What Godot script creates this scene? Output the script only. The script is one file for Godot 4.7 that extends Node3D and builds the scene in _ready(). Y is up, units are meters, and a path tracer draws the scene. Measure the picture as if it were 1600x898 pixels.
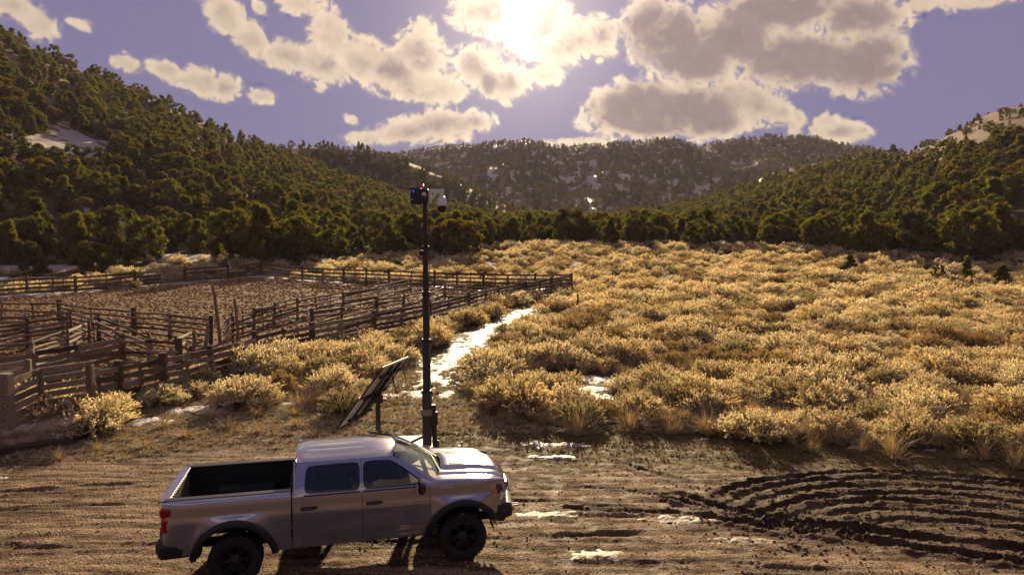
extends Node3D

const CLOUDS = [[-35.1,14.7,2.1,0.8,15,0.60], [-33.6,13.8,1.1,0.9,45,0.60], [-31.4,14.2,0.8,0.3,20,0.25], [-28.6,11.9,0.9,0.6,20,0.60], [-25.9,11.6,1.4,0.7,20,0.70], [-23.7,11.1,1.9,1.0,10,0.75], [-22.1,10.9,1.1,1.0,0,0.75], [-19.5,10.4,1.0,0.5,0,0.55], [-15.2,11.2,0.4,0.4,0,0.35], [-22.0,15.9,1.7,1.3,30,0.70], [-20.2,14.5,1.8,1.1,40,0.75], [-17.6,13.4,2.2,1.1,15,0.75], [-14.9,13.0,2.2,1.4,10,0.75], [-14.4,15.2,1.5,2.1,-20,0.70], [-16.5,17.1,1.9,0.7,5,0.60], [-19.5,16.6,0.6,0.4,20,0.45], [-12.0,13.5,2.5,1.7,20,0.80], [-9.6,12.7,2.6,1.8,10,0.95], [-7.5,14.0,2.2,2.1,0,0.85], [-8.0,11.6,2.7,1.2,20,0.85], [-5.6,11.5,2.1,1.3,0,0.70], [-7.2,15.9,1.1,0.9,0,0.50], [-1.5,17.1,3.4,1.5,0,1.00], [1.8,16.6,3.2,2.8,0,1.10], [-2.8,13.2,2.2,1.6,20,0.90], [-0.5,12.0,1.9,1.5,0,1.00], [-1.8,12.0,1.1,1.2,0,1.20], [4.1,14.8,2.6,1.7,-20,0.90], [6.9,15.3,2.0,1.6,-10,0.85], [2.8,12.7,1.3,1.1,0,0.60], [12.7,14.9,4.1,2.5,15,1.90], [14.2,13.3,3.6,1.9,15,1.80], [17.5,14.7,4.1,2.5,0,1.35], [21.7,12.8,4.3,2.0,5,1.90], [26.2,12.1,3.1,2.1,10,1.80], [20.4,16.3,5.6,1.7,0,1.50], [25.9,15.3,3.2,1.6,10,1.30], [28.0,13.2,1.2,1.1,30,0.80], [10.7,16.5,2.2,1.6,-40,1.00], [9.8,10.1,4.2,2.1,-10,1.70], [14.0,9.6,4.8,2.2,0,1.90], [10.8,8.5,3.5,1.0,5,1.20], [16.2,8.4,2.8,1.0,-5,1.20], [18.8,10.0,2.5,1.5,20,0.90], [20.6,9.3,1.6,1.0,30,0.70], [17.6,11.2,1.9,0.7,10,0.60], [22.2,8.7,0.6,0.5,30,0.35], [25.0,7.5,1.9,0.7,5,0.75], [24.0,8.3,0.8,0.6,0,0.60], [21.8,7.7,0.6,0.3,0,0.30], [30.2,15.6,1.3,0.5,0,0.50], [33.4,15.3,2.4,0.5,0,0.50], [-5.7,8.7,3.9,1.3,-5,0.85], [-8.3,8.2,3.3,1.0,-5,0.80], [-11.1,7.8,2.5,0.5,-10,0.55], [-3.0,9.0,1.6,0.8,0,0.75], [-12.9,9.0,0.6,0.3,30,0.25], [5.5,7.4,2.7,0.4,0,0.50]]
const SUN_AZ := 1.0      # degrees to the right of straight ahead
const SUN_EL := 17.0
const EXPO := 2.7

var rng := RandomNumberGenerator.new()
var M := {}
var taken := {}

# ------------------------------------------------------------------ mesh builder
class MB:
	var v := PackedVector3Array()
	var n := PackedVector3Array()
	var c := PackedColorArray()
	var ix := PackedInt32Array()
	var col := Color.WHITE
	func vert(p: Vector3, nn: Vector3) -> int:
		v.append(p)
		n.append(nn)
		c.append(col)
		return v.size() - 1
	func tri(a: Vector3, b: Vector3, d: Vector3) -> void:   # counter-clockwise from outside
		var nn := (b - a).cross(d - a).normalized()
		var i := v.size()
		vert(a, nn)
		vert(b, nn)
		vert(d, nn)
		ix.append_array([i, i + 2, i + 1])
	func quad(a: Vector3, b: Vector3, d: Vector3, e: Vector3) -> void:
		var nn := (d - a).cross(e - b).normalized()
		var i := v.size()
		vert(a, nn)
		vert(b, nn)
		vert(d, nn)
		vert(e, nn)
		ix.append_array([i, i + 2, i + 1, i, i + 3, i + 2])
	func poly_out(p: Array, centre: Vector3) -> void:      # quad or triangle facing away from centre
		var nn: Vector3 = (p[1] - p[0]).cross(p[2] - p[0])
		if nn.dot(p[0] - centre) < 0.0:
			p.reverse()
		if p.size() == 3:
			tri(p[0], p[1], p[2])
		else:
			quad(p[0], p[1], p[2], p[3])
	func box(xf: Transform3D, s: Vector3, bev := 0.0) -> void:
		var h := s * 0.5
		var o := xf.origin
		if bev <= 0.0:
			for a in 3:
				for sg in [-1.0, 1.0]:
					var q := []
					for k in [[-1, -1], [1, -1], [1, 1], [-1, 1]]:
						var p := Vector3.ZERO
						p[a] = h[a] * sg
						p[(a + 1) % 3] = h[(a + 1) % 3] * k[0]
						p[(a + 2) % 3] = h[(a + 2) % 3] * k[1]
						q.append(xf * p)
					poly_out(q, o)
			return
		bev = minf(bev, minf(h.x, minf(h.y, h.z)) * 0.9)
		var g := h - Vector3.ONE * bev
		for a in 3:
			var b := (a + 1) % 3
			var d := (a + 2) % 3
			for sg in [-1.0, 1.0]:
				var q := []
				for k in [[-1, -1], [1, -1], [1, 1], [-1, 1]]:
					var p := Vector3.ZERO
					p[a] = h[a] * sg
					p[b] = g[b] * k[0]
					p[d] = g[d] * k[1]
					q.append(xf * p)
				poly_out(q, o)
				for s2 in [-1.0, 1.0]:
					var e := []
					for k in [[0, -1], [0, 1], [1, 1], [1, -1]]:
						var p := Vector3.ZERO
						p[a] = (h[a] if k[0] == 0 else g[a]) * sg
						p[b] = (g[b] if k[0] == 0 else h[b]) * s2
						p[d] = g[d] * k[1]
						e.append(xf * p)
					poly_out(e, o)
		for sx in [-1.0, 1.0]:
			for sy in [-1.0, 1.0]:
				for sz in [-1.0, 1.0]:
					var sv := Vector3(sx, sy, sz)
					poly_out([xf * (Vector3(h.x, g.y, g.z) * sv), xf * (Vector3(g.x, h.y, g.z) * sv), xf * (Vector3(g.x, g.y, h.z) * sv)], o)
	func bx(at: Vector3, s: Vector3, bev := 0.0) -> void:
		box(Transform3D(Basis.IDENTITY, at), s, bev)
	func bar(a: Vector3, b: Vector3, w: float, h: float, bev := 0.0) -> void:
		var x := (b - a).normalized()
		var up := Vector3.UP if absf(x.y) < 0.95 else Vector3.RIGHT
		var z := x.cross(up).normalized()
		box(Transform3D(Basis(x, z.cross(x), z), (a + b) * 0.5), Vector3(a.distance_to(b), h, w), bev)
	func grid(rows: Array, closed := false, flip := false) -> void:   # smooth surface through rows of points
		var nr := rows.size()
		var nc: int = rows[0].size()
		var i0 := v.size()
		for r in nr:
			for k in nc:
				var ka := k - 1
				var kb := k + 1
				if closed:
					ka = (k - 1 + nc) % nc
					kb = (k + 1) % nc
				else:
					ka = maxi(ka, 0)
					kb = mini(kb, nc - 1)
				var du: Vector3 = rows[r][kb] - rows[r][ka]
				var dv: Vector3 = rows[mini(r + 1, nr - 1)][k] - rows[maxi(r - 1, 0)][k]
				var nn := du.cross(dv).normalized()
				if nn == Vector3.ZERO:
					nn = Vector3.UP
				vert(rows[r][k], -nn if flip else nn)
		for r in nr - 1:
			for k in (nc if closed else nc - 1):
				var a := i0 + r * nc + k
				var b := i0 + r * nc + (k + 1) % nc
				var d := b + nc
				var e := a + nc
				if flip:
					ix.append_array([a, b, d, a, d, e])
				else:
					ix.append_array([a, d, b, a, e, d])
	func tube(pts: Array, rad: Array, seg := 8, cap := true) -> void:
		var rows := []
		var z := Vector3.ZERO
		for k in pts.size():
			var t: Vector3 = (pts[mini(k + 1, pts.size() - 1)] - pts[maxi(k - 1, 0)]).normalized()
			if z == Vector3.ZERO:
				z = t.cross(Vector3.UP if absf(t.y) < 0.9 else Vector3.RIGHT).normalized()
			z = (z - t * z.dot(t)).normalized()
			var y := z.cross(t)
			var row := PackedVector3Array()
			for s in seg:
				var a := TAU * s / seg
				row.append(pts[k] + (z * cos(a) + y * sin(a)) * rad[k])
			rows.append(row)
		grid(rows, true, true)
		if cap:
			for e in [0, pts.size() - 1]:
				for s in seg:
					var a: Vector3 = rows[e][s]
					var b: Vector3 = rows[e][(s + 1) % seg]
					if e == 0:
						tri(pts[e], a, b)
					else:
						tri(pts[e], b, a)
	func lathe(xf: Transform3D, prof: Array, seg := 16) -> void:    # profile of (radius, height) going up, round xf's y
		var rows := []
		for p in prof:
			var row := PackedVector3Array()
			for s in seg:
				var a := TAU * s / seg
				row.append(xf * Vector3(cos(a) * p[0], p[1], -sin(a) * p[0]))
			rows.append(row)
		grid(rows, true, false)
	func mesh() -> ArrayMesh:
		var m := ArrayMesh.new()
		var a := []
		a.resize(Mesh.ARRAY_MAX)
		a[Mesh.ARRAY_VERTEX] = v
		a[Mesh.ARRAY_NORMAL] = n
		a[Mesh.ARRAY_COLOR] = c
		a[Mesh.ARRAY_INDEX] = ix
		m.add_surface_from_arrays(Mesh.PRIMITIVE_TRIANGLES, a)
		return m

# ------------------------------------------------------------------ scene helpers
func part(parent: Node, called: String, mesh: Mesh, material: Material) -> MeshInstance3D:
	var o := MeshInstance3D.new()
	o.name = called
	o.mesh = mesh
	o.material_override = material
	parent.add_child(o, true)
	return o

func numbered(called: String) -> String:
	taken[called] = taken.get(called, -1) + 1
	return called if taken[called] == 0 else "%s_%03d" % [called, taken[called]]

func tag(o: Node, label: String, category: String, group := "") -> Node:
	o.set_meta("label", label)
	o.set_meta("category", category)
	if group:
		o.set_meta("group", group)
	return o

func thing(called: String, label: String, category: String, at := Vector3.ZERO, turn := 0.0, group := "") -> Node3D:
	var o := Node3D.new()
	o.name = numbered(called)
	add_child(o)
	o.position = at
	o.rotation.y = turn
	tag(o, label, category, group)
	return o

func struct(called: String, mesh: Mesh, material: Material) -> MeshInstance3D:
	var o := part(self, called, mesh, material)
	o.set_meta("kind", "structure")
	return o

func lin(r: float, g: float, b: float) -> Color:
	return Color(r, g, b).linear_to_srgb()

func mat(key: String, r: float, g: float, b: float, rough := 0.8, metal := 0.0) -> StandardMaterial3D:
	if M.has(key):
		return M[key]
	var m := StandardMaterial3D.new()
	m.albedo_color = lin(r, g, b)
	m.roughness = rough
	m.metallic = metal
	M[key] = m
	return m

func noise_tex(freq: float, octaves: int, lo: Color, hi: Color, sd: int, size := 512, kind := FastNoiseLite.TYPE_SIMPLEX_SMOOTH, mids := []) -> NoiseTexture2D:
	var f := FastNoiseLite.new()
	f.noise_type = kind
	f.frequency = freq
	f.fractal_octaves = octaves
	f.seed = sd
	var t := NoiseTexture2D.new()
	t.width = size
	t.height = size
	t.seamless = true
	t.noise = f
	var g := Gradient.new()
	g.set_color(0, lo)
	g.set_color(1, hi)
	for q in mids:
		g.add_point(q[0], q[1])
	t.color_ramp = g
	return t

func fbm(sd: int, freq: float, octaves := 4) -> FastNoiseLite:
	var f := FastNoiseLite.new()
	f.noise_type = FastNoiseLite.TYPE_SIMPLEX_SMOOTH
	f.seed = sd
	f.frequency = freq
	f.fractal_octaves = octaves
	return f

func table(t: Array, x: float, k: int) -> float:      # piecewise linear look-up in rows sorted by t[i][0]
	if x <= t[0][0]:
		return t[0][k]
	for i in range(1, t.size()):
		if x <= t[i][0]:
			var f: float = (x - t[i - 1][0]) / (t[i][0] - t[i - 1][0])
			return lerpf(t[i - 1][k], t[i][k], f)
	return t[t.size() - 1][k]

# ------------------------------------------------------------------ sky: air, sun glow and broken cumulus by direction
var sky_n1: FastNoiseLite
var sky_n2: FastNoiseLite
var sky_n3: FastNoiseLite
var sun_dir := Vector3.ZERO

func sky_colour(az: float, el: float, cover: float, thick: float) -> Color:
	var ce := cos(el)
	var d := Vector3(sin(az) * ce, sin(el), -cos(az) * ce)
	var up := maxf(d.y, 0.0)
	var th := rad_to_deg(acos(clampf(d.dot(sun_dir), -1.0, 1.0)))
	var air := Vector3(0.140, 0.148, 0.315).lerp(Vector3(0.064, 0.083, 0.270), clampf(pow(up / 0.33, 0.7), 0.0, 1.0))
	air = air.lerp(Vector3(0.060, 0.080, 0.255), clampf((up - 0.33) / 0.6, 0.0, 1.0))
	var glow := Vector3(1.0, 0.80, 0.60)
	air += glow * (0.46 * exp(-th / 7.5) + 0.13 * exp(-th / 20.0))
	var near := exp(-th / 9.0)
	var p := d * 10.0
	var w := sky_n3.get_noise_3d(p.x, p.y, p.z)
	var q := p + Vector3(w, -w, w * 0.7) * 0.45
	var billow := 1.0 - absf(sky_n1.get_noise_3d(q.x, q.y * 1.25, q.z)) * 2.0
	var fine := sky_n2.get_noise_3d(q.x, q.y * 1.25, q.z)
	var calm := 1.0 - 0.72 * smoothstep(0.45, 0.85, cover)      # ragged at the edges, solid inside
	var den := cover * 1.45 + ((billow - 0.60) * 0.75 + fine * 0.95) * calm - 0.37
	var a := smoothstep(-0.10, 0.46, den)
	a = maxf(a, 0.42 * smoothstep(-0.34, 0.14, den) * (0.75 + 0.5 * fine))      # thin veil round the clouds
	if cover < 0.16:
		a *= cover / 0.16
	var soft := fine * 0.55 + w * 0.75 + (billow - 0.6) * 0.30
	var body := thick * (0.55 + 0.8 * cover) + soft * 0.75 - 0.34
	var core := 0.90 * smoothstep(0.10, 1.30, body) * smoothstep(0.12, 0.92, cover + soft * 0.55)
	var lit := smoothstep(50.0, 130.0, th)          # unseen clouds away from the sun: sunlit faces, brightened for more ambient light
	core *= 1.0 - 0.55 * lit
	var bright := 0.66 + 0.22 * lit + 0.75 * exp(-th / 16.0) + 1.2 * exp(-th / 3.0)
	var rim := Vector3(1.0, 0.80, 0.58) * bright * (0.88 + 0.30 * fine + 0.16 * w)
	var shade := Vector3(0.235, 0.175, 0.190) * (0.80 + 0.9 * near) * (1.0 + fine * 0.20 + w * 0.25)
	var cl := rim.lerp(shade, core)
	var out := air.lerp(cl, a)
	out += glow * (1.0 * exp(-th * th / 3.2) + 0.30 * exp(-th * th / 34.0))      # the sun's aureole behind thin cloud
	return Color(out.x / EXPO, out.y / EXPO, out.z / EXPO, 1.0)

func make_sky() -> ImageTexture:
	sky_n1 = fbm(11, 1.9, 5)
	sky_n2 = fbm(12, 3.2, 6)
	sky_n3 = fbm(13, 2.4, 4)
	var W := 1024
	var Hh := 256                                   # upper half only, 0.35 degrees a cell
	var cov := PackedFloat32Array()
	var thk := PackedFloat32Array()
	cov.resize(W * Hh)
	thk.resize(W * Hh)
	var list := CLOUDS.duplicate()
	var r := RandomNumberGenerator.new()
	r.seed = 77
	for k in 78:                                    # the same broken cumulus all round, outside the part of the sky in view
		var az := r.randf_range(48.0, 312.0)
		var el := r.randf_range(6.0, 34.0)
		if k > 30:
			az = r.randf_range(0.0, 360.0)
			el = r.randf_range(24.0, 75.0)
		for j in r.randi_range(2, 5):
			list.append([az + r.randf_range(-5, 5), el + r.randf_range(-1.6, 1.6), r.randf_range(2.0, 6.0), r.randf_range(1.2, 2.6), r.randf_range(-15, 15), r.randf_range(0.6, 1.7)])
	for b in list:
		var cs := cos(deg_to_rad(b[4]))
		var sn := sin(deg_to_rad(b[4]))
		var kx := 1.0 if absf(b[0]) < 45.0 else 1.0 / maxf(0.25, cos(deg_to_rad(b[1])))
		var rr: float = maxf(b[2] * kx, b[3]) * 1.45
		for yy in range(int((b[1] - rr) / 90.0 * Hh), int((b[1] + rr) / 90.0 * Hh) + 1):
			if yy < 0 or yy >= Hh:
				continue
			for xx in range(int((b[0] - rr + 180.0) / 360.0 * W), int((b[0] + rr + 180.0) / 360.0 * W) + 1):
				var dx: float = (xx + 0.5) / W * 360.0 - 180.0 - b[0]
				var dy: float = (yy + 0.5) / Hh * 90.0 - b[1]
				var u: float = (dx * cs - dy * sn) / (b[2] * kx)
				var t: float = (dx * sn + dy * cs) / b[3]
				var f := 1.0 - (u * u + t * t) * 0.62
				if f > 0.0:
					var i := yy * W + posmod(xx, W)
					cov[i] = maxf(cov[i], f)
					thk[i] = maxf(thk[i], f * b[5])
	var cim := Image.create_from_data(W, Hh, false, Image.FORMAT_RF, cov.to_byte_array())
	var tim := Image.create_from_data(W, Hh, false, Image.FORMAT_RF, thk.to_byte_array())
	var low := PackedFloat32Array()
	low.resize(W * 512 * 4)
	for y in 512:
		var el := PI * 0.5 - (y + 0.5) / 512.0 * PI
		for x in W:
			var az := ((x + 0.5) / W - 0.5) * TAU
			var i := (y * W + x) * 4
			if el < -0.02:
				low[i] = 0.10
				low[i + 1] = 0.07
				low[i + 2] = 0.06
				low[i + 3] = 1.0
				continue
			var j := clampi(int(el / (PI * 0.5) * Hh), 0, Hh - 1) * W + x
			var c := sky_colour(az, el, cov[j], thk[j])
			low[i] = c.r
			low[i + 1] = c.g
			low[i + 2] = c.b
			low[i + 3] = 1.0
	var img := Image.create_from_data(W, 512, false, Image.FORMAT_RGBAF, low.to_byte_array())
	img.resize(4096, 2048, Image.INTERPOLATE_BILINEAR)
	cim.resize(4096, 1024, Image.INTERPOLATE_CUBIC)
	tim.resize(4096, 1024, Image.INTERPOLATE_CUBIC)
	var cb := cim.get_data().to_float32_array()
	var tb := tim.get_data().to_float32_array()
	# the same sky at full resolution for the forward quarter
	var x0 := 4096 * 138 / 360
	var x1 := 4096 * 222 / 360
	var y0 := 1024 - 1024 * 26 / 90
	var hw := x1 - x0
	var hh := 1030 - y0
	var hi := PackedFloat32Array()
	hi.resize(hw * hh * 4)
	for y in hh:
		var el := PI * 0.5 - (y + y0 + 0.5) / 2048.0 * PI
		for x in hw:
			var az := ((x + x0 + 0.5) / 4096.0 - 0.5) * TAU
			var j := clampi(int(el / (PI * 0.5) * 1024.0), 0, 1023) * 4096 + x + x0
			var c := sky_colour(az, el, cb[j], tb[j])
			var i := (y * hw + x) * 4
			hi[i] = c.r
			hi[i + 1] = c.g
			hi[i + 2] = c.b
			hi[i + 3] = 1.0
	var him := Image.create_from_data(hw, hh, false, Image.FORMAT_RGBAF, hi.to_byte_array())
	img.blit_rect(him, Rect2i(0, 0, hw, hh), Vector2i(x0, y0))
	var turned := Image.create_empty(4096, 2048, false, Image.FORMAT_RGBAF)   # straight ahead (-z) lies at the panorama's edge
	turned.blit_rect(img, Rect2i(2048, 0, 2048, 2048), Vector2i(0, 0))
	turned.blit_rect(img, Rect2i(0, 0, 2048, 2048), Vector2i(2048, 0))
	return ImageTexture.create_from_image(turned)

# ------------------------------------------------------------------ terrain: one sheet; d is the distance north of the camera (d = -z)
const FOG := 0.00012
const F0 := 1084.0
# rows: bearing column, foot distance, ridge distance, ridge height above the valley datum
const HILL_LEFT = [[-1400, 50, 150, 75], [-600, 62, 200, 88], [-100, 85, 230, 78], [0, 88, 240, 75.5], [100, 92, 255, 68.5], [200, 95, 270, 61.5], [300, 97, 285, 52.8], [370, 100, 300, 45.3], [440, 104, 318, 41.2], [520, 110, 330, 32.5], [600, 122, 335, 24.5], [700, 150, 340, 17], [820, 190, 345, 9], [900, 220, 350, 0]]
const HILL_MID = [[300, 300, 440, 58], [440, 320, 440, 60.8], [500, 320, 440, 61.5], [560, 320, 440, 59], [620, 322, 440, 55], [660, 325, 445, 48], [720, 330, 450, 38], [780, 335, 455, 26.5], [850, 340, 460, 16], [920, 350, 460, 0]]
const HILL_FAR = [[200, 450, 880, 90], [560, 450, 880, 103], [650, 450, 880, 107], [700, 450, 870, 114.5], [760, 450, 860, 117], [820, 450, 850, 118], [870, 450, 860, 112], [920, 450, 860, 115], [980, 450, 850, 114.5], [1030, 450, 840, 118.5], [1060, 450, 840, 114.5], [1090, 450, 850, 108.5], [1130, 450, 850, 117], [1200, 450, 840, 122], [1270, 450, 840, 119.5], [1340, 450, 850, 110.5], [1400, 450, 850, 105.5], [1600, 450, 850, 100], [2400, 450, 850, 95]]
const HILL_RIGHT_FAR = [[1040, 380, 540, 0], [1120, 370, 540, 30], [1200, 360, 540, 53], [1280, 350, 530, 62], [1350, 345, 520, 63], [1420, 340, 520, 61], [1600, 330, 520, 58], [2400, 300, 500, 60]]
const HILL_RIGHT = [[840, 260, 430, 0], [900, 230, 430, 10], [1000, 180, 420, 18], [1100, 130, 400, 23.5], [1180, 112, 380, 30.5], [1250, 104, 360, 35.5], [1350, 100, 330, 39.5], [1430, 97, 300, 42], [1500, 93, 275, 48.5], [1550, 88, 260, 52], [1600, 82, 245, 51.5], [1800, 70, 220, 53], [2600, 55, 180, 55], [3400, 45, 150, 60]]
# the road's northern edge: x, d
const ROAD_EDGE = [[-60, 9.5], [-30, 12.0], [-16, 14.2], [-12.4, 16.2], [-10.6, 17.2], [-8.5, 18.0], [-2.7, 18.2], [0, 17.4], [3.4, 16.3], [6.8, 16.4], [10, 15.8], [14, 15.0], [30, 12.0], [60, 9.0]]
# the front edge of the brush field: x, d
const FIELD_EDGE = [[-2.2, 30], [-1.3, 23.0], [-0.4, 20.4], [1.5, 20.0], [4, 19.3], [7, 18.7], [10, 17.9], [13, 17.0], [18, 15.6], [40, 12.0], [60, 10.0]]
# corral outline (x, d), counter-clockwise
const CORRAL = [[-46.5, 56.5], [-44, 62.0], [-40.5, 64.5], [-36, 71.0], [-32.5, 75.2], [-28.8, 79.6], [-22.5, 74.4], [-15.3, 71.4], [-7.7, 68.8], [0, 66.8], [5.6, 66.4], [2.3, 61.1], [-1.1, 55.3], [-4.2, 46.0], [-8.0, 36.8], [-10.3, 31.0], [-11.3, 26.9], [-13.3, 22.1], [-13.2, 18.4], [-30, 18], [-60, 30]]
# the snowy footpath along the corral: x, d, half width
const PATH = [[-3.0, 17.5, 1.7], [-3.3, 21.0, 1.4], [-3.35, 24.0, 1.3], [-3.3, 28.0, 1.3], [-2.6, 34.0, 1.35], [-1.4, 42.0, 1.3], [0.4, 48.5, 1.3], [2.6, 57.0, 1.2], [6.5, 66.0, 0.8], [12, 80, 0.2]]

var n_hill: FastNoiseLite
var n_mid: FastNoiseLite
var n_fine: FastNoiseLite
var n_streak: FastNoiseLite
var GX := PackedFloat32Array()
var GD := PackedFloat32Array()
var GH := PackedFloat32Array()
var corral_poly := PackedVector2Array()

func hill(t: Array, col: float, d: float) -> float:
	var d0 := table(t, col, 1)
	if d <= d0:
		return 0.0
	var d1 := table(t, col, 2)
	var h := table(t, col, 3)
	var s := (d - d0) / (d1 - d0)
	if s < 1.0:
		return h * (s * (0.86 + 0.14 * s))
	return h * maxf(0.25, 1.0 - (s - 1.0) * 0.55)

func datum(d: float) -> float:
	if d < 45.0:
		return 0.0
	if d < 110.0:
		return 0.0008 * (d - 45.0) * (d - 45.0)
	return 3.38 + 0.03 * (d - 110.0)

func land(x: float, d: float) -> float:
	if d < -60.0:
		return minf(45.0, 0.0022 * (d + 60.0) * (d + 60.0)) + n_hill.get_noise_2d(x, d) * 2.0 * minf(1.0, (-d - 60.0) / 40.0)
	var h := datum(d)
	if d > 40.0:
		var col := x / d * F0 + 800.0
		var a := maxf(hill(HILL_LEFT, col, d), hill(HILL_RIGHT, col, d))
		if d > 290.0:
			a = maxf(a, maxf(hill(HILL_MID, col, d), hill(HILL_RIGHT_FAR, col, d)))
			if d > 440.0:
				var f := hill(HILL_FAR, col, d)
				if f > 0.0:
					f += n_hill.get_noise_2d(x * 0.45, d * 0.3) * minf(f * 0.22, 14.0) * clampf((900.0 - d) / 250.0, 0.25, 1.0)
				a = maxf(a, f)
		h = maxf(h, a * 1.0 + (h if a < 0.01 else minf(h, 3.38)) * 0.0) if a > h else h
		h += n_hill.get_noise_2d(x, d) * clampf((a - 2.0) * 0.12, 0.0, 1.6)
	elif absf(x) > 40.0:
		h += (absf(x) - 40.0) * (absf(x) - 40.0) * 0.002
	return h

func axis(fine_lo: float, fine_hi: float, step: float, lo: float, hi: float, grow: float, most: float) -> PackedFloat32Array:
	var up := []
	var x := fine_lo
	while x <= fine_hi:
		up.append(x)
		x += step
	var s := step
	while x < hi:
		up.append(x)
		s = minf(s * grow, most)
		x += s
	up.append(hi)
	var dn := []
	x = fine_lo
	s = step
	while true:
		s = minf(s * grow, most)
		x -= s
		if x <= lo:
			break
		dn.append(x)
	dn.append(lo)
	dn.reverse()
	return PackedFloat32Array(dn + up)

func gh(x: float, d: float) -> float:                 # height of the ground sheet
	var i := clampi(GX.bsearch(x) - 1, 0, GX.size() - 2)
	var j := clampi(GD.bsearch(d) - 1, 0, GD.size() - 2)
	var u := clampf((x - GX[i]) / (GX[i + 1] - GX[i]), 0.0, 1.0)
	var t := clampf((d - GD[j]) / (GD[j + 1] - GD[j]), 0.0, 1.0)
	var w := GX.size()
	return lerpf(lerpf(GH[j * w + i], GH[j * w + i + 1], u), lerpf(GH[(j + 1) * w + i], GH[(j + 1) * w + i + 1], u), t)

func at(x: float, d: float, up := 0.0) -> Vector3:
	return Vector3(x, gh(x, d) + up, -d)

func path_off(x: float, d: float) -> float:            # 0 on the path's middle line, 1 at its edge
	if d < 17.0 or d > 80.0:
		return 9.0
	for i in range(1, PATH.size()):
		if d <= PATH[i][1]:
			var f: float = (d - PATH[i - 1][1]) / (PATH[i][1] - PATH[i - 1][1])
			return absf(x - lerpf(PATH[i - 1][0], PATH[i][0], f)) / lerpf(PATH[i - 1][2], PATH[i][2], f)
	return 9.0

func in_corral(x: float, d: float) -> bool:
	return x < 6.0 and Geometry2D.is_point_in_polygon(Vector2(x, d), corral_poly)

# tyre ruts: polylines (x, d) and how deep; the turning arcs on the right and the straight tracks along the road
const RUTS = [
	[0.055, [[4.3, 14.55], [4.9, 15.15], [5.7, 15.6], [6.7, 15.98], [7.9, 16.2], [9.2, 16.22], [10.6, 16.0], [12.2, 15.5], [14.5, 14.5]]],
	[0.060, [[4.45, 14.2], [5.1, 14.85], [6.0, 15.35], [7.1, 15.72], [8.3, 15.85], [9.6, 15.8], [11.0, 15.45], [13.0, 14.7]]],
	[0.060, [[4.7, 13.95], [5.4, 14.55], [6.3, 15.0], [7.4, 15.3], [8.6, 15.38], [9.8, 15.25], [11.2, 14.85], [13.0, 14.1]]],
	[0.055, [[5.0, 13.7], [5.7, 14.2], [6.6, 14.62], [7.6, 14.85], [8.7, 14.9], [9.9, 14.7], [11.3, 14.2], [13.0, 13.5]]],
	[0.060, [[5.5, 13.55], [6.1, 13.95], [6.9, 14.3], [7.8, 14.48], [8.8, 14.45], [9.9, 14.2], [11.2, 13.7], [12.6, 13.1]]],
	[0.045, [[6.1, 13.5], [6.8, 13.82], [7.6, 13.98], [8.5, 13.95], [9.5, 13.7], [10.6, 13.3], [12.0, 12.7]]],
	[0.040, [[6.9, 13.3], [7.7, 13.5], [8.6, 13.45], [9.6, 13.15], [10.8, 12.7], [12.0, 12.2]]],
	[0.075, [[2.6, 15.0], [3.5, 14.55], [4.3, 13.95], [5.2, 13.4], [6.3, 12.95], [7.6, 12.55], [9.2, 12.15], [11.5, 11.5]]],
	[0.070, [[3.0, 14.75], [3.7, 14.85], [4.3, 14.3], [5.0, 13.85], [6.0, 13.3], [7.2, 12.9], [8.6, 12.5], [10.2, 12.1], [12.0, 11.6]]],
	[0.050, [[0.5, 14.2], [2.0, 14.0], [3.6, 13.75], [5.2, 13.1], [6.8, 12.45], [8.5, 11.8], [10.5, 11.0]]],
	[0.030, [[2.4, 17.3], [3.0, 16.5], [3.7, 15.9], [4.3, 15.4]]],
	[0.022, [[-14, 11.0], [-9, 10.4], [-4, 10.2], [0, 10.4], [4, 10.9], [8, 11.0], [12, 10.6]]],
	[0.022, [[-14, 12.8], [-9, 12.2], [-5, 12.4], [0.5, 12.6], [3, 12.9], [5.5, 12.6]]],
	[0.018, [[-13, 14.6], [-9, 15.4], [-5, 16.1], [-1, 16.0], [2.5, 15.0], [4.6, 14.1]]],
	[0.015, [[-13, 13.4], [-9, 14.2], [-5, 14.6], [-0.5, 14.5], [3, 14.1]]],
	[0.020, [[-12, 9.6], [-7, 9.0], [-1, 8.9], [4, 9.4], [9, 9.5], [13, 9.0]]],
	[0.016, [[0.5, 11.5], [3.0, 11.7], [6, 11.2], [9, 10.2], [12, 9.4]]]]

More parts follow.
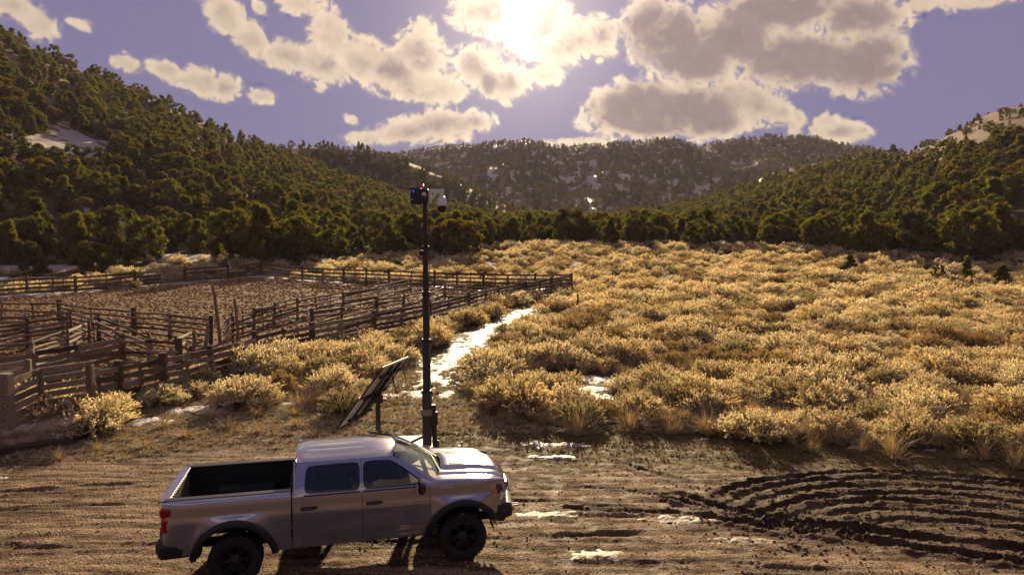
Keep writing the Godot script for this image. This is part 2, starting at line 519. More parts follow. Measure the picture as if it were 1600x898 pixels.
func build_ground() -> void:
	n_hill = fbm(3, 0.02, 4)
	n_mid = fbm(4, 0.35, 4)
	n_fine = fbm(5, 2.2, 4)
	n_streak = fbm(6, 1.0, 4)
	for p in CORRAL:
		corral_poly.append(Vector2(p[0], p[1]))
	var STEP := 0.055
	GX = axis(-13.2, 13.2, STEP, -1300.0, 1300.0, 1.05, 22.0)
	GD = axis(7.0, 21.0, 0.05, -420.0, 1150.0, 1.045, 9.0)
	var w := GX.size()
	var hgt := GD.size()
	# stamp the ruts into a fine grid
	var SX := 0.05
	var sw := int(27.0 / SX)
	var sh := int(11.0 / SX)
	var dip := PackedFloat32Array()
	var wet := PackedFloat32Array()
	dip.resize(sw * sh)
	wet.resize(sw * sh)
	for rut in RUTS:
		var deep: float = rut[0]
		var cv := Curve2D.new()
		for k in rut[1].size():
			var p := Vector2(rut[1][k][0], rut[1][k][1])
			var a: Array = rut[1][maxi(k - 1, 0)]
			var b: Array = rut[1][mini(k + 1, rut[1].size() - 1)]
			var t := Vector2(b[0] - a[0], b[1] - a[1]) / 6.0
			cv.add_point(p, -t, t)
		var L := cv.get_baked_length()
		var s := 0.0
		while s < L:
			var p := cv.sample_baked(s)
			var fade := minf(1.0, minf(s, L - s) / 0.8) * clampf(0.72 + 0.9 * n_mid.get_noise_2d(s * 1.6 + deep * 7000.0, deep * 300.0), 0.45, 1.1)
			p += Vector2(n_mid.get_noise_2d(s * 0.9, deep * 5000.0), n_mid.get_noise_2d(s * 0.9 + 80.0, deep * 5000.0)) * 0.13
			var wob := n_fine.get_noise_2d(p.x * 1.3, p.y * 2.0 + deep * 900.0)
			var half := 0.11 + 0.05 * wob
			var ci := int((p.x + 13.5) / SX)
			var cj := int((p.y - 7.5) / SX)
			for j in range(cj - 7, cj + 8):
				if j < 0 or j >= sh:
					continue
				for i in range(ci - 7, ci + 8):
					if i < 0 or i >= sw:
						continue
					var r := Vector2((i + 0.5) * SX - 13.5 - p.x, (j + 0.5) * SX + 7.5 - p.y).length()
					if r > 0.34:
						continue
					var f := 0.0
					if r < half:
						f = -deep * fade * (1.0 - 0.25 * r / half)
						wet[j * sw + i] = maxf(wet[j * sw + i], fade * clampf(deep / 0.05, 0.3, 1.0))
						dip[j * sw + i] = minf(dip[j * sw + i], f)
					else:
						var q := 1.0 - absf(r - half - 0.08) / 0.11
						if q > 0.0:
							f = deep * 0.8 * q * fade * (0.65 + 1.3 * wob)
							wet[j * sw + i] = maxf(wet[j * sw + i], fade * q * 0.9 * clampf(deep / 0.06, 0.1, 1.0))
							if dip[j * sw + i] >= 0.0:
								dip[j * sw + i] = maxf(dip[j * sw + i], f)
			s += 0.03
	GH.resize(w * hgt)
	var colr := PackedColorArray()
	colr.resize(w * hgt)
	var vs := PackedVector3Array()
	vs.resize(w * hgt)
	var dry := Color(0.47, 0.335, 0.205)
	var damp := Color(0.15, 0.092, 0.052)
	var mud := Color(0.05, 0.033, 0.023)
	var moss := Color(0.15, 0.115, 0.036)
	var turf := Color(0.23, 0.165, 0.075)
	var litter := Color(0.19, 0.135, 0.075)
	var manure := Color(0.28, 0.145, 0.048)
	var soil := Color(0.20, 0.13, 0.085)
	for j in hgt:
		var d := GD[j]
		for i in w:
			var x := GX[i]
			var h := land(x, d)
			var c := soil
			if d > 5.0 and d < 130.0 and absf(x) < 110.0:
				var m := n_mid.get_noise_2d(x, d)
				var f := n_fine.get_noise_2d(x, d)
				var edge := table(ROAD_EDGE, x, 1)
				var on_road := clampf((edge - d) / 1.1 + m * 1.0 + 0.5, 0.0, 1.0)
				var st := n_streak.get_noise_2d(x * 0.35, d * 3.2)
				var st2 := n_streak.get_noise_2d(x * 1.1 + 40.0, d * 7.0)
				var road := damp.lerp(dry, clampf(0.50 + st * 1.9 + st2 * 1.2 + m * 0.6, 0.0, 1.0))
				var grassy := moss.lerp(turf, clampf(0.5 + f * 1.4 + m, 0.0, 1.0)).lerp(damp, clampf(f * 2.0 - 0.2, 0.0, 0.8))
				var off := grassy
				if d > 18.5 or x < -6.0:
					off = litter.lerp(damp, clampf(0.35 + f * 1.3, 0.0, 1.0))
				var pth := path_off(x, d)
				if pth < 1.8:
					off = off.lerp(grassy, clampf((1.8 - pth) * 1.6, 0.0, 1.0))
				if in_corral(x, d):
					off = manure.lerp(damp, clampf(0.15 + m * 1.3 + f * 0.6, 0.0, 0.8))
				c = off.lerp(road, on_road)
				var rough := 0.035 * f + 0.05 * m if d < 40.0 else 0.0
				h += rough * lerpf(1.0, 0.30, on_road) + on_road * (st2 * 0.007 + st * 0.02)
				if d < 24.0:
					h += 0.012 * n_fine.get_noise_2d(x * 4.0, d * 4.0) * lerpf(1.6, 1.0, on_road)
				var si := int((x + 13.5) / SX)
				var sj := int((d - 7.5) / SX)
				if si >= 0 and si < sw and sj >= 0 and sj < sh:
					var k := sj * sw + si
					if wet[k] > 0.0:
						h += dip[k] * (1.0 + 0.6 * f)
						c = c.lerp(mud.lerp(damp, clampf(0.15 + f, 0.0, 0.6)), clampf(wet[k] * 1.15, 0.0, 1.0))
				# churned wet ground between the turning arcs
				var e := Vector2((x - 8.6) / 4.6, (d - 14.0) / 1.9).length()
				if e < 1.25:
					c = c.lerp(mud.lerp(damp, 0.55), clampf((1.2 - e) * 1.5 + f * 1.4, 0.0, 0.62) * on_road)
			elif d >= 130.0:
				var q := n_hill.get_noise_2d(x * 2.0, d * 2.0)
				c = Color(0.24, 0.165, 0.11).lerp(Color(0.36, 0.26, 0.185), clampf(0.5 + q, 0.0, 1.0))
				var col := x / d * F0 + 800.0
				if col > 1380.0 and d < 330.0 and h > 25.0:      # the bare eroded top of the right hill
					c = c.lerp(Color(0.30, 0.215, 0.155), clampf((h - 26.0) / 5.0 + q, 0.0, 1.0))
			GH[j * w + i] = h
			vs[j * w + i] = Vector3(x, h, -d)
			colr[j * w + i] = c
	var ns := PackedVector3Array()
	ns.resize(w * hgt)
	for j in hgt:
		var ja := maxi(j - 1, 0)
		var jb := mini(j + 1, hgt - 1)
		for i in w:
			var ia := maxi(i - 1, 0)
			var ib := mini(i + 1, w - 1)
			var sx := (GH[j * w + ib] - GH[j * w + ia]) / (GX[ib] - GX[ia])
			var sd := (GH[jb * w + i] - GH[ja * w + i]) / (GD[jb] - GD[ja])
			ns[j * w + i] = Vector3(-sx, 1.0, sd).normalized()
	var ids := PackedInt32Array()
	ids.resize((w - 1) * (hgt - 1) * 6)
	var o := 0
	for j in hgt - 1:
		for i in w - 1:
			var a := j * w + i
			ids[o] = a
			ids[o + 1] = a + w
			ids[o + 2] = a + w + 1
			ids[o + 3] = a
			ids[o + 4] = a + w + 1
			ids[o + 5] = a + 1
			o += 6
	var am := ArrayMesh.new()
	var arr := []
	arr.resize(Mesh.ARRAY_MAX)
	arr[Mesh.ARRAY_VERTEX] = vs
	arr[Mesh.ARRAY_NORMAL] = ns
	arr[Mesh.ARRAY_COLOR] = colr
	arr[Mesh.ARRAY_INDEX] = ids
	am.add_surface_from_arrays(Mesh.PRIMITIVE_TRIANGLES, arr)
	var gm := StandardMaterial3D.new()
	gm.vertex_color_use_as_albedo = true
	gm.roughness = 1.0
	gm.roughness_texture = noise_tex(0.012, 4, Color(0.66, 0.66, 0.66), Color(1, 1, 1), 45, 512, FastNoiseLite.TYPE_SIMPLEX_SMOOTH, [[0.35, Color(0.80, 0.80, 0.80)], [0.55, Color(0.97, 0.97, 0.97)]])
	gm.metallic_specular = 0.22
	gm.albedo_texture = noise_tex(0.045, 5, Color(0.45, 0.43, 0.40), Color(1, 1, 1), 41, 1024)
	gm.uv1_triplanar = true
	gm.uv1_world_triplanar = true
	gm.uv1_scale = Vector3(0.31, 0.31, 0.31)
	gm.heightmap_enabled = true
	gm.heightmap_texture = noise_tex(0.06, 5, Color.BLACK, Color.WHITE, 42, 1024)
	gm.heightmap_scale = 2.0
	struct("ground", am, gm)
	print("ground ", w, "x", hgt, " ", Time.get_ticks_msec())

# ------------------------------------------------------------------ snow lying on the ground: a sheet that rises out of it where snow is left
func snow_sheet(mb: MB, x0: float, x1: float, d0: float, d1: float, step: float, depth: float, f: Callable) -> void:
	var w := int((x1 - x0) / step) + 1
	var h := int((d1 - d0) / step) + 1
	var val := PackedFloat32Array()
	val.resize(w * h)
	for j in h:
		for i in w:
			val[j * w + i] = f.call(x0 + i * step, d0 + j * step)
	var id := PackedInt32Array()
	id.resize(w * h)
	id.fill(-1)
	for j in h - 1:
		for i in w - 1:
			var k := [j * w + i, j * w + i + 1, (j + 1) * w + i + 1, (j + 1) * w + i]
			if val[k[0]] < 0.0 and val[k[1]] < 0.0 and val[k[2]] < 0.0 and val[k[3]] < 0.0:
				continue
			for q in k:
				if id[q] < 0:
					var x: float = x0 + (q % w) * step
					var d: float = d0 + (q / w) * step
					var up := depth * clampf(val[q] * 2.2, -1.2, 1.0)
					id[q] = mb.vert(Vector3(x, gh(x, d) + up, -d), Vector3.UP)
			mb.ix.append_array([id[k[0]], id[k[2]], id[k[1]], id[k[0]], id[k[3]], id[k[2]]])

func smooth_normals(mb: MB) -> void:
	for k in mb.n.size():
		mb.n[k] = Vector3.ZERO
	for t in range(0, mb.ix.size(), 3):
		var a := mb.ix[t]
		var b := mb.ix[t + 1]
		var c := mb.ix[t + 2]
		var nn := (mb.v[c] - mb.v[a]).cross(mb.v[b] - mb.v[a])
		if nn.y < 0.0:
			nn = -nn
			mb.ix[t + 1] = c
			mb.ix[t + 2] = b
		mb.n[a] += nn
		mb.n[b] += nn
		mb.n[c] += nn
	for k in mb.n.size():
		mb.n[k] = mb.n[k].normalized()

const SNOW_NEAR = [[2.6, 27.0, 1.7, 0.8], [2.5, 23.8, 1.15, 1.0], [3.2, 25.2, 0.8, 0.4], [-10.4, 22.2, 1.0, 0.55], [-10.2, 24.2, 0.7, 0.9], [-11.2, 20.7, 0.9, 0.4], [-9.7, 23.3, 0.5, 0.5], [-7.4, 22.9, 0.5, 0.35], [-8.4, 23.0, 0.35, 0.3], [1.2, 18.45, 0.85, 0.26], [1.05, 17.4, 0.6, 0.14], [5.6, 26.6, 0.9, 0.6], [7.0, 25.8, 0.6, 0.35], [9.2, 18.1, 0.22, 0.1], [10.2, 18.0, 0.24, 0.1], [11.0, 17.9, 0.3, 0.1], [5.4, 19.0, 0.2, 0.08], [14.5, 38, 1.2, 1.0], [15.5, 41, 1.5, 0.8], [3.0, 37.0, 1.0, 1.4], [-13.4, 15.9, 1.2, 0.3], [7.0, 46, 1.5, 1.2], [16, 52, 1.5, 1.5], [-5.6, 24.4, 0.5, 0.5]]
const SNOW_HILL = [[-60, 87, 12, 3.5], [-46, 99, 10, 4.5], [-100, 158, 9, 13], [-107, 174, 8, 9], [-64, 112, 6, 6], [-72, 120, 5, 4], [-90, 138, 6, 5], [42, 83, 5, 1.8], [51, 77, 4, 1.5], [56, 92, 8, 2], [-54, 102, 4, 2], [-60, 76, 10, 2.5], [-38, 86, 6, 2]]

func snow_near_value(x: float, d: float) -> float:
	var s := -1.0
	for p in SNOW_NEAR:
		var r := Vector2((x - p[0]) / p[2], (d - p[1]) / p[3]).length()
		s = maxf(s, 1.0 - r)
	var q := path_off(x - 0.15, d)
	if d > 23.5 and d < 52.0 and q < 1.4:
		s = maxf(s, (0.62 - q) * clampf((d - 23.5) / 6.0, 0.2, 1.0) - 0.02)
	return s + n_mid.get_noise_2d(x * 2.5, d * 1.6) * 0.75 + n_fine.get_noise_2d(x * 1.1, d * 0.9) * 0.7 - 0.10

func snow_hill_value(x: float, d: float) -> float:
	var s := -1.0
	for p in SNOW_HILL:
		s = maxf(s, 1.0 - Vector2((x - p[0]) / p[2], (d - p[1]) / p[3]).length())
	if d > 56.0 and d < 86.0 and x < 6.0:               # along the shaded inside and the outside of the far fence
		for k in 10:
			var a := corral_poly[k]
			var b := corral_poly[k + 1]
			var r := Geometry2D.get_closest_point_to_segment(Vector2(x, d), a, b).distance_to(Vector2(x, d))
			s = maxf(s, 0.34 - r / 3.6)
	if x < -30.0 and d > 105.0:
		s = maxf(s, -0.28 + 0.1 * n_hill.get_noise_2d(x, d))
	return s + n_mid.get_noise_2d(x * 0.45, d * 0.45) * 0.8 + n_mid.get_noise_2d(x * 1.3, d * 1.0) * 0.55 - 0.12

func snow_far_value(x: float, d: float) -> float:
	var col := x / d * F0 + 800.0
	if d < 520.0 and (col > 560.0 or col < 380.0):
		return -1.0
	if col > 560.0 and col < 760.0 and d < 720.0:
		return -1.0
	return -0.19 + n_hill.get_noise_2d(x * 0.6 + 300.0, d * 0.6) * 0.45 + n_mid.get_noise_2d(x * 0.22, d * 0.10) * 0.85

func build_snow() -> void:
	var sm := StandardMaterial3D.new()
	sm.albedo_color = lin(0.43, 0.41, 0.425)
	sm.albedo_texture = noise_tex(0.03, 5, Color(0.72, 0.66, 0.60), Color(1, 1, 1), 44, 512)
	sm.roughness = 0.6
	sm.subsurf_scatter_enabled = false
	sm.heightmap_enabled = true
	sm.heightmap_texture = noise_tex(0.05, 5, Color.BLACK, Color.WHITE, 43, 512)
	sm.heightmap_scale = 5.0
	sm.uv1_triplanar = true
	sm.uv1_world_triplanar = true
	sm.uv1_scale = Vector3(0.5, 0.5, 0.5)
	var near := MB.new()
	snow_sheet(near, -15.0, 18.0, 15.0, 56.0, 0.10, 0.045, snow_near_value)
	smooth_normals(near)
	struct("snow", near.mesh(), sm)
	var hillmb := MB.new()
	snow_sheet(hillmb, -130.0, 70.0, 56.0, 200.0, 0.8, 0.16, snow_hill_value)
	smooth_normals(hillmb)
	struct("snow", hillmb.mesh(), sm)
	var far := MB.new()
	snow_sheet(far, -330.0, 520.0, 330.0, 880.0, 3.2, 0.6, snow_far_value)
	smooth_normals(far)
	struct("snow", far.mesh(), sm)
	print("snow ", near.v.size(), " ", hillmb.v.size(), " ", far.v.size(), " ", Time.get_ticks_msec())

# ------------------------------------------------------------------ plants
func plant_mat(key: String, back: Color, rough := 0.8) -> StandardMaterial3D:
	var m := StandardMaterial3D.new()
	m.vertex_color_use_as_albedo = true
	m.roughness = rough
	m.metallic_specular = 0.2
	m.cull_mode = BaseMaterial3D.CULL_DISABLED
	m.backlight_enabled = true
	m.backlight = back
	M[key] = m
	return m

func vary(c: Color, r: RandomNumberGenerator, k: float) -> Color:
	var f := 1.0 + r.randf_range(-k, k)
	return Color(c.r * f * (1.0 + r.randf_range(-0.08, 0.08)), c.g * f, c.b * f * (1.0 + r.randf_range(-0.12, 0.12)))

func unit(r: RandomNumberGenerator) -> Vector3:
	var z := r.randf_range(-1.0, 1.0)
	var a := r.randf_range(0.0, TAU)
	var s := sqrt(1.0 - z * z)
	return Vector3(s * cos(a), z, s * sin(a))

func lump(mb: MB, at_: Vector3, rad: Vector3, r: RandomNumberGenerator) -> void:     # a rough dark mass of inner foliage, 8 by 5
	var rows := []
	for j in 6:
		var t := PI * j / 5.0
		var row := PackedVector3Array()
		for i in 7:
			var a := TAU * i / 7.0
			var k := r.randf_range(0.75, 1.1)
			row.append(at_ + Vector3(sin(t) * cos(a) * rad.x, -cos(t) * rad.y, -sin(t) * sin(a) * rad.z) * k)
		rows.append(row)
	mb.grid(rows, true)

# one juniper crown: shape 0 round, 1 conical, 2 wide and layered; sprays are leaf-sized fans of three blades
func crown_mesh(sd: int, shape: int, clumps: int, sprays: int, size: float, base: Color) -> ArrayMesh:
	var r := RandomNumberGenerator.new()
	r.seed = sd
	var mb := MB.new()
	for q in clumps:
		var t := (q + r.randf()) / clumps                # height share
		var ang := r.randf_range(0.0, TAU)
		var env := 0.0
		if shape == 1:
			env = 0.40 * (1.0 - pow(t, 1.3)) + 0.05
		elif shape == 2:
			env = 0.62 * sqrt(maxf(0.0, 1.0 - pow(absf(t - 0.42) / 0.62, 2.0)))
		else:
			env = 0.50 * sqrt(maxf(0.0, 1.0 - pow(absf(t - 0.40) / 0.64, 2.0)))
		var rr := env * sqrt(r.randf_range(0.15, 1.0)) * 0.85
		var cen := Vector3(cos(ang) * rr, 0.10 + t * 0.80, sin(ang) * rr)
		var cr := r.randf_range(0.085, 0.165) * (1.0 - 0.30 * t)
		var tone := vary(base, r, 0.28)
		if r.randf() < 0.10:
			tone = tone.lerp(Color(0.16, 0.115, 0.03), 0.6)
		mb.col = tone
		lump(mb, cen, Vector3(cr, cr * 0.85, cr) * 0.62, r)
		for s in sprays:
			var u := unit(r)
			if u.y < -0.3 and r.randf() < 0.6:
				u.y = -u.y
			var p := cen + Vector3(u.x, u.y * 0.9, u.z) * cr * r.randf_range(0.62, 1.05)
			if p.y < 0.03:
				p.y = 0.03 + r.randf() * 0.05
			var dir := (u + Vector3(cen.x, 0, cen.z).normalized() * 0.35 + Vector3(0, 0.75, 0) + unit(r) * 0.45).normalized()
			var side := dir.cross(unit(r)).normalized()
			var L := size * r.randf_range(0.7, 1.4)
			mb.col = vary(tone, r, 0.30)
			for b in 3:
				var tip := p + (dir + side * (b - 1) * 0.75 + unit(r) * 0.2).normalized() * L
				var wv := side.cross(dir) * L * 0.17 + side * L * 0.13
				mb.tri(p - wv, p + wv, tip)
	return mb.mesh()

func trunk_mesh(sd: int) -> ArrayMesh:
	var r := RandomNumberGenerator.new()
	r.seed = sd
	var mb := MB.new()
	mb.col = Color(0.14, 0.10, 0.07)
	var p := [Vector3(0, -0.03, 0)]
	for k in range(1, 5):
		p.append(Vector3(r.randf_range(-0.03, 0.03), k * 0.17, r.randf_range(-0.03, 0.03)))
	mb.tube(p, [0.055, 0.042, 0.034, 0.024, 0.010], 7)
	for k in 6:
		var a := r.randf_range(0, TAU)
		var y := r.randf_range(0.08, 0.5)
		var q := Vector3(cos(a) * 0.28, y + r.randf_range(0.08, 0.22), sin(a) * 0.28)
		mb.tube([Vector3(0, y, 0), q * 0.55 + Vector3(0, y * 0.40, 0), q], [0.02, 0.014, 0.006], 5)
	return mb.mesh()

# rabbitbrush: a dome of thin stems ending in bunches of pale fluff
func brush_mesh(sd: int, stems: int, twigs: int, fluff: float, tone: Color, head: Color, lean: float, flat := 1.0) -> ArrayMesh:
	var r := RandomNumberGenerator.new()
	r.seed = sd
	var mb := MB.new()
	for k in stems:
		var a := r.randf_range(0, TAU)
		var th := acos(r.randf_range(0.30, 1.0)) * 1.02
		var L := r.randf_range(0.68, 1.0) * (1.0 - 0.12 * sin(th))
		var dir := Vector3(sin(th) * cos(a) + lean, cos(th) * flat, sin(th) * sin(a)).normalized()
		var p0 := Vector3(cos(a), 0, sin(a)) * r.randf_range(0.0, 0.14) + Vector3(0, -0.04, 0)
		var p1 := p0 + (dir + Vector3(0, 0.25, 0)).normalized() * L * 0.5
		var p2 := p0 + dir * L
		var sv := dir.cross(unit(r)).normalized()
		mb.col = vary(tone, r, 0.35)
		var w0 := 0.016
		mb.quad(p0 - sv * w0, p0 + sv * w0, p1 + sv * w0 * 0.8, p1 - sv * w0 * 0.8)
		mb.quad(p1 - sv * w0 * 0.8, p1 + sv * w0 * 0.8, p2 + sv * 0.005, p2 - sv * 0.005)
		var hc := vary(head, r, 0.22)
		for t in twigs:
			var b := p1.lerp(p2, r.randf_range(0.35, 0.95))
			var e := b + (dir * 0.9 + unit(r) * 0.7 + Vector3(0, 0.35, 0)).normalized() * r.randf_range(0.10, 0.20)
			mb.col = vary(tone.lerp(head, 0.35), r, 0.25)
			var tv := (e - b).cross(unit(r)).normalized() * 0.007
			mb.tri(b - tv, b + tv, e)
			mb.tri(b - tv * 1.5, (b + e) * 0.5 + tv * 3.5, e)
			mb.col = vary(hc, r, 0.2)
			var ax := (e - b).normalized()
			for f in 4:                                   # a plume of narrow bracts along the twig's end
				var c := b.lerp(e, r.randf_range(0.55, 1.0))
				var u := (ax + unit(r) * 0.75).normalized() * fluff * 1.9
				var v := u.cross(unit(r)).normalized() * fluff * 0.42
				mb.tri(c - v, c + v, c + u)
	return mb.mesh()

func grass_mesh(sd: int, blades: int, width: float, spread: float, tone: Color) -> ArrayMesh:
	var r := RandomNumberGenerator.new()
	r.seed = sd
	var mb := MB.new()
	for k in blades:
		var a := r.randf_range(0, TAU)
		var th := r.randf_range(0.05, spread)
		var L := r.randf_range(0.55, 1.0)
		var out := Vector3(cos(a), 0, sin(a))
		var p0 := out * r.randf_range(0, 0.12) + Vector3(0, -0.03, 0)
		var p1 := p0 + (out * sin(th) + Vector3(0, cos(th), 0)) * L * 0.55
		var th2 := th + r.randf_range(0.1, 0.8)
		var p2 := p1 + (out * sin(th2) + Vector3(0, cos(th2), 0)) * L * 0.5
		var sv := Vector3(-out.z, 0, out.x) * width
		mb.col = vary(tone, r, 0.35)
		mb.quad(p0 - sv, p0 + sv, p1 + sv * 0.8, p1 - sv * 0.8)
		mb.tri(p1 - sv * 0.8, p1 + sv * 0.8, p2)
	return mb.mesh()

func multi(parent: Node, called: String, mesh: Mesh, material: Material, xf: Array, tints := []) -> MultiMeshInstance3D:
	var mm := MultiMesh.new()
	mm.transform_format = MultiMesh.TRANSFORM_3D
	mm.use_colors = tints.size() > 0
	mm.mesh = mesh
	mm.instance_count = xf.size()
	for k in xf.size():
		mm.set_instance_transform(k, xf[k])
		if tints.size() > 0:
			mm.set_instance_color(k, tints[k])
	var o := MultiMeshInstance3D.new()
	o.name = called
	o.multimesh = mm
	o.material_override = material
	parent.add_child(o, true)
	return o

func stuff(called: String, label: String, category: String) -> Node3D:
	var o := thing(called, label, category)
	o.set_meta("kind", "stuff")
	return o

func placed(p: Vector3, turn: float, s: Vector3) -> Transform3D:
	return Transform3D(Basis(Vector3.UP, turn).scaled_local(s), p)

# hand-placed trees at the foot of the hills: x, d, height, width, variant, label
const TREES = [
	[-50.8, 83.7, 3.6, 5.6, 0, "rounded juniper just behind the corral fence, standing alone before snow"],
	[-54.2, 78.5, 3.4, 3.6, 3, "small juniper behind the far left corral fence beside a snow strip"],
	[-66.0, 91.0, 5.6, 5.2, 1, "tall juniper at the left edge of the picture above the fence"],
	[-67.0, 97.0, 5.2, 5.0, 2, "juniper behind the leftmost one at the foot of the left hill"],
	[-57.8, 92.0, 6.6, 6.4, 1, "left one of three big junipers at the left hill's foot"],
	[-53.4, 94.0, 7.4, 6.0, 2, "tallest, middle one of three big junipers at the left hill's foot"],
	[-49.0, 92.5, 6.0, 5.6, 0, "right one of three big junipers beside the snowy clearing"],
	[-49.6, 89.5, 2.9, 1.9, 5, "narrow young juniper in front of the three big junipers"],
	[-47.4, 103.0, 2.2, 1.3, 5, "small green juniper sapling standing on the snowy clearing"],
	[-44.8, 102.0, 1.7, 1.0, 5, "smallest juniper sapling at the right of the snowy clearing"],
	[-38.4, 95.0, 7.0, 8.0, 0, "left one of the broad dark junipers behind the corral corner"],
	[-33.6, 93.0, 7.6, 8.4, 1, "middle one of the broad dark junipers behind the corral corner"],
	[-28.8, 95.0, 6.2, 7.0, 0, "right one of the broad dark junipers behind the corral corner"],
	[-22.2, 100.5, 2.8, 3.6, 3, "left low juniper bush of the row behind the golden brush"],
	[-19.0, 99.5, 3.1, 3.4, 4, "middle low juniper bush of the row behind the golden brush"],
	[-15.9, 100.0, 2.9, 3.2, 3, "right low juniper bush of the row left of the camera mast"],
	[-8.1, 101.0, 5.2, 8.2, 6, "broad brownish tree with a bare trunk just right of the mast"],
	[47.5, 108.8, 5.0, 5.0, 0, "rounded juniper at the field's far edge below the right hill"],
	[52.4, 102.5, 6.2, 6.4, 1, "tall juniper in the front row at the right hill's foot"],
	[57.6, 101.0, 6.8, 6.6, 2, "broad dark juniper in the front row at the right hill's foot"],
	[62.0, 94.0, 7.2, 7.4, 0, "large dark juniper nearest the right side of the front row"],
	[67.0, 95.5, 7.4, 7.0, 1, "large dark juniper at the far right end of the front row"],
	[46.8, 71.2, 2.9, 1.9, 5, "pointed small juniper standing alone in the right of the field"],
	[44.6, 72.4, 2.0, 1.5, 4, "short juniper bush left of the pointed one in the field"],
	[49.2, 69.5, 2.2, 2.6, 3, "low wide juniper bush at the right end of the brush field"],
	[55.2, 73.5, 5.4, 2.8, 1, "tall yellowish juniper cut off by the right edge of the picture"],
	[38.4, 119.0, 3.1, 2.6, 5, "pointed young juniper at the middle of the field's far edge"],
	[17.1, 120.0, 4.8, 4.0, 1, "left one of two dark junipers at the field's far edge"],
	[21.2, 120.0, 4.6, 5.2, 0, "right one of two dark junipers at the field's far edge"],
	[31.1, 116.0, 4.4, 5.2, 4, "pale olive rounded juniper at the field's far edge"],
	[41.0, 84.0, 2.0, 2.4, 3, "dark low juniper bush below the right hill's front row"]]

var tree_crowns := []
var tree_trunks := []

func tree_label(x: float, d: float, shape: int, size: float) -> Array:
	var col := x / d * F0 + 800.0
	var look: String = ["rounded", "conical", "spreading", "rounded", "loose"][shape % 5]
	look = ("small " if size < 3.2 else ("tall " if size > 5.0 else "")) + look
	look += "" if d < 105.0 else (" higher-standing" if d > 130.0 else " second-row")
	if col < 250.0:
		return [look + " juniper on the left hill's slope, left of the snowy clearing", "junipers on the left hill"]
	if col < 560.0:
		return [look + " juniper on the left hill's slope above the corral", "junipers on the left hill"]
	if col < 800.0:
		return [look + " juniper in the valley behind the camera mast", "junipers in the valley bottom"]
	if col < 1150.0:
		return [look + " juniper in the dark row along the field's far edge", "junipers in the valley bottom"]
	return [look + " juniper on the right hill's lower slope", "junipers on the right hill"]

func open_ground(x: float, d: float) -> bool:          # clearings without trees
	var col := x / d * F0 + 800.0
	var edge: float = table([[-200, 86], [0, 90], [230, 94], [260, 104], [345, 106], [360, 97], [520, 97], [560, 103], [700, 104], [800, 122], [1100, 121], [1250, 111], [1330, 104], [1450, 99], [1600, 92], [2000, 80]], col, 1)
	if d < edge:
		return true
	for p in SNOW_HILL:
		if Vector2((x - p[0]) / p[2], (d - p[1]) / p[3]).length() < 0.85 and (d < 110.0 or rng.randf() < 0.8):
			return true
	return false

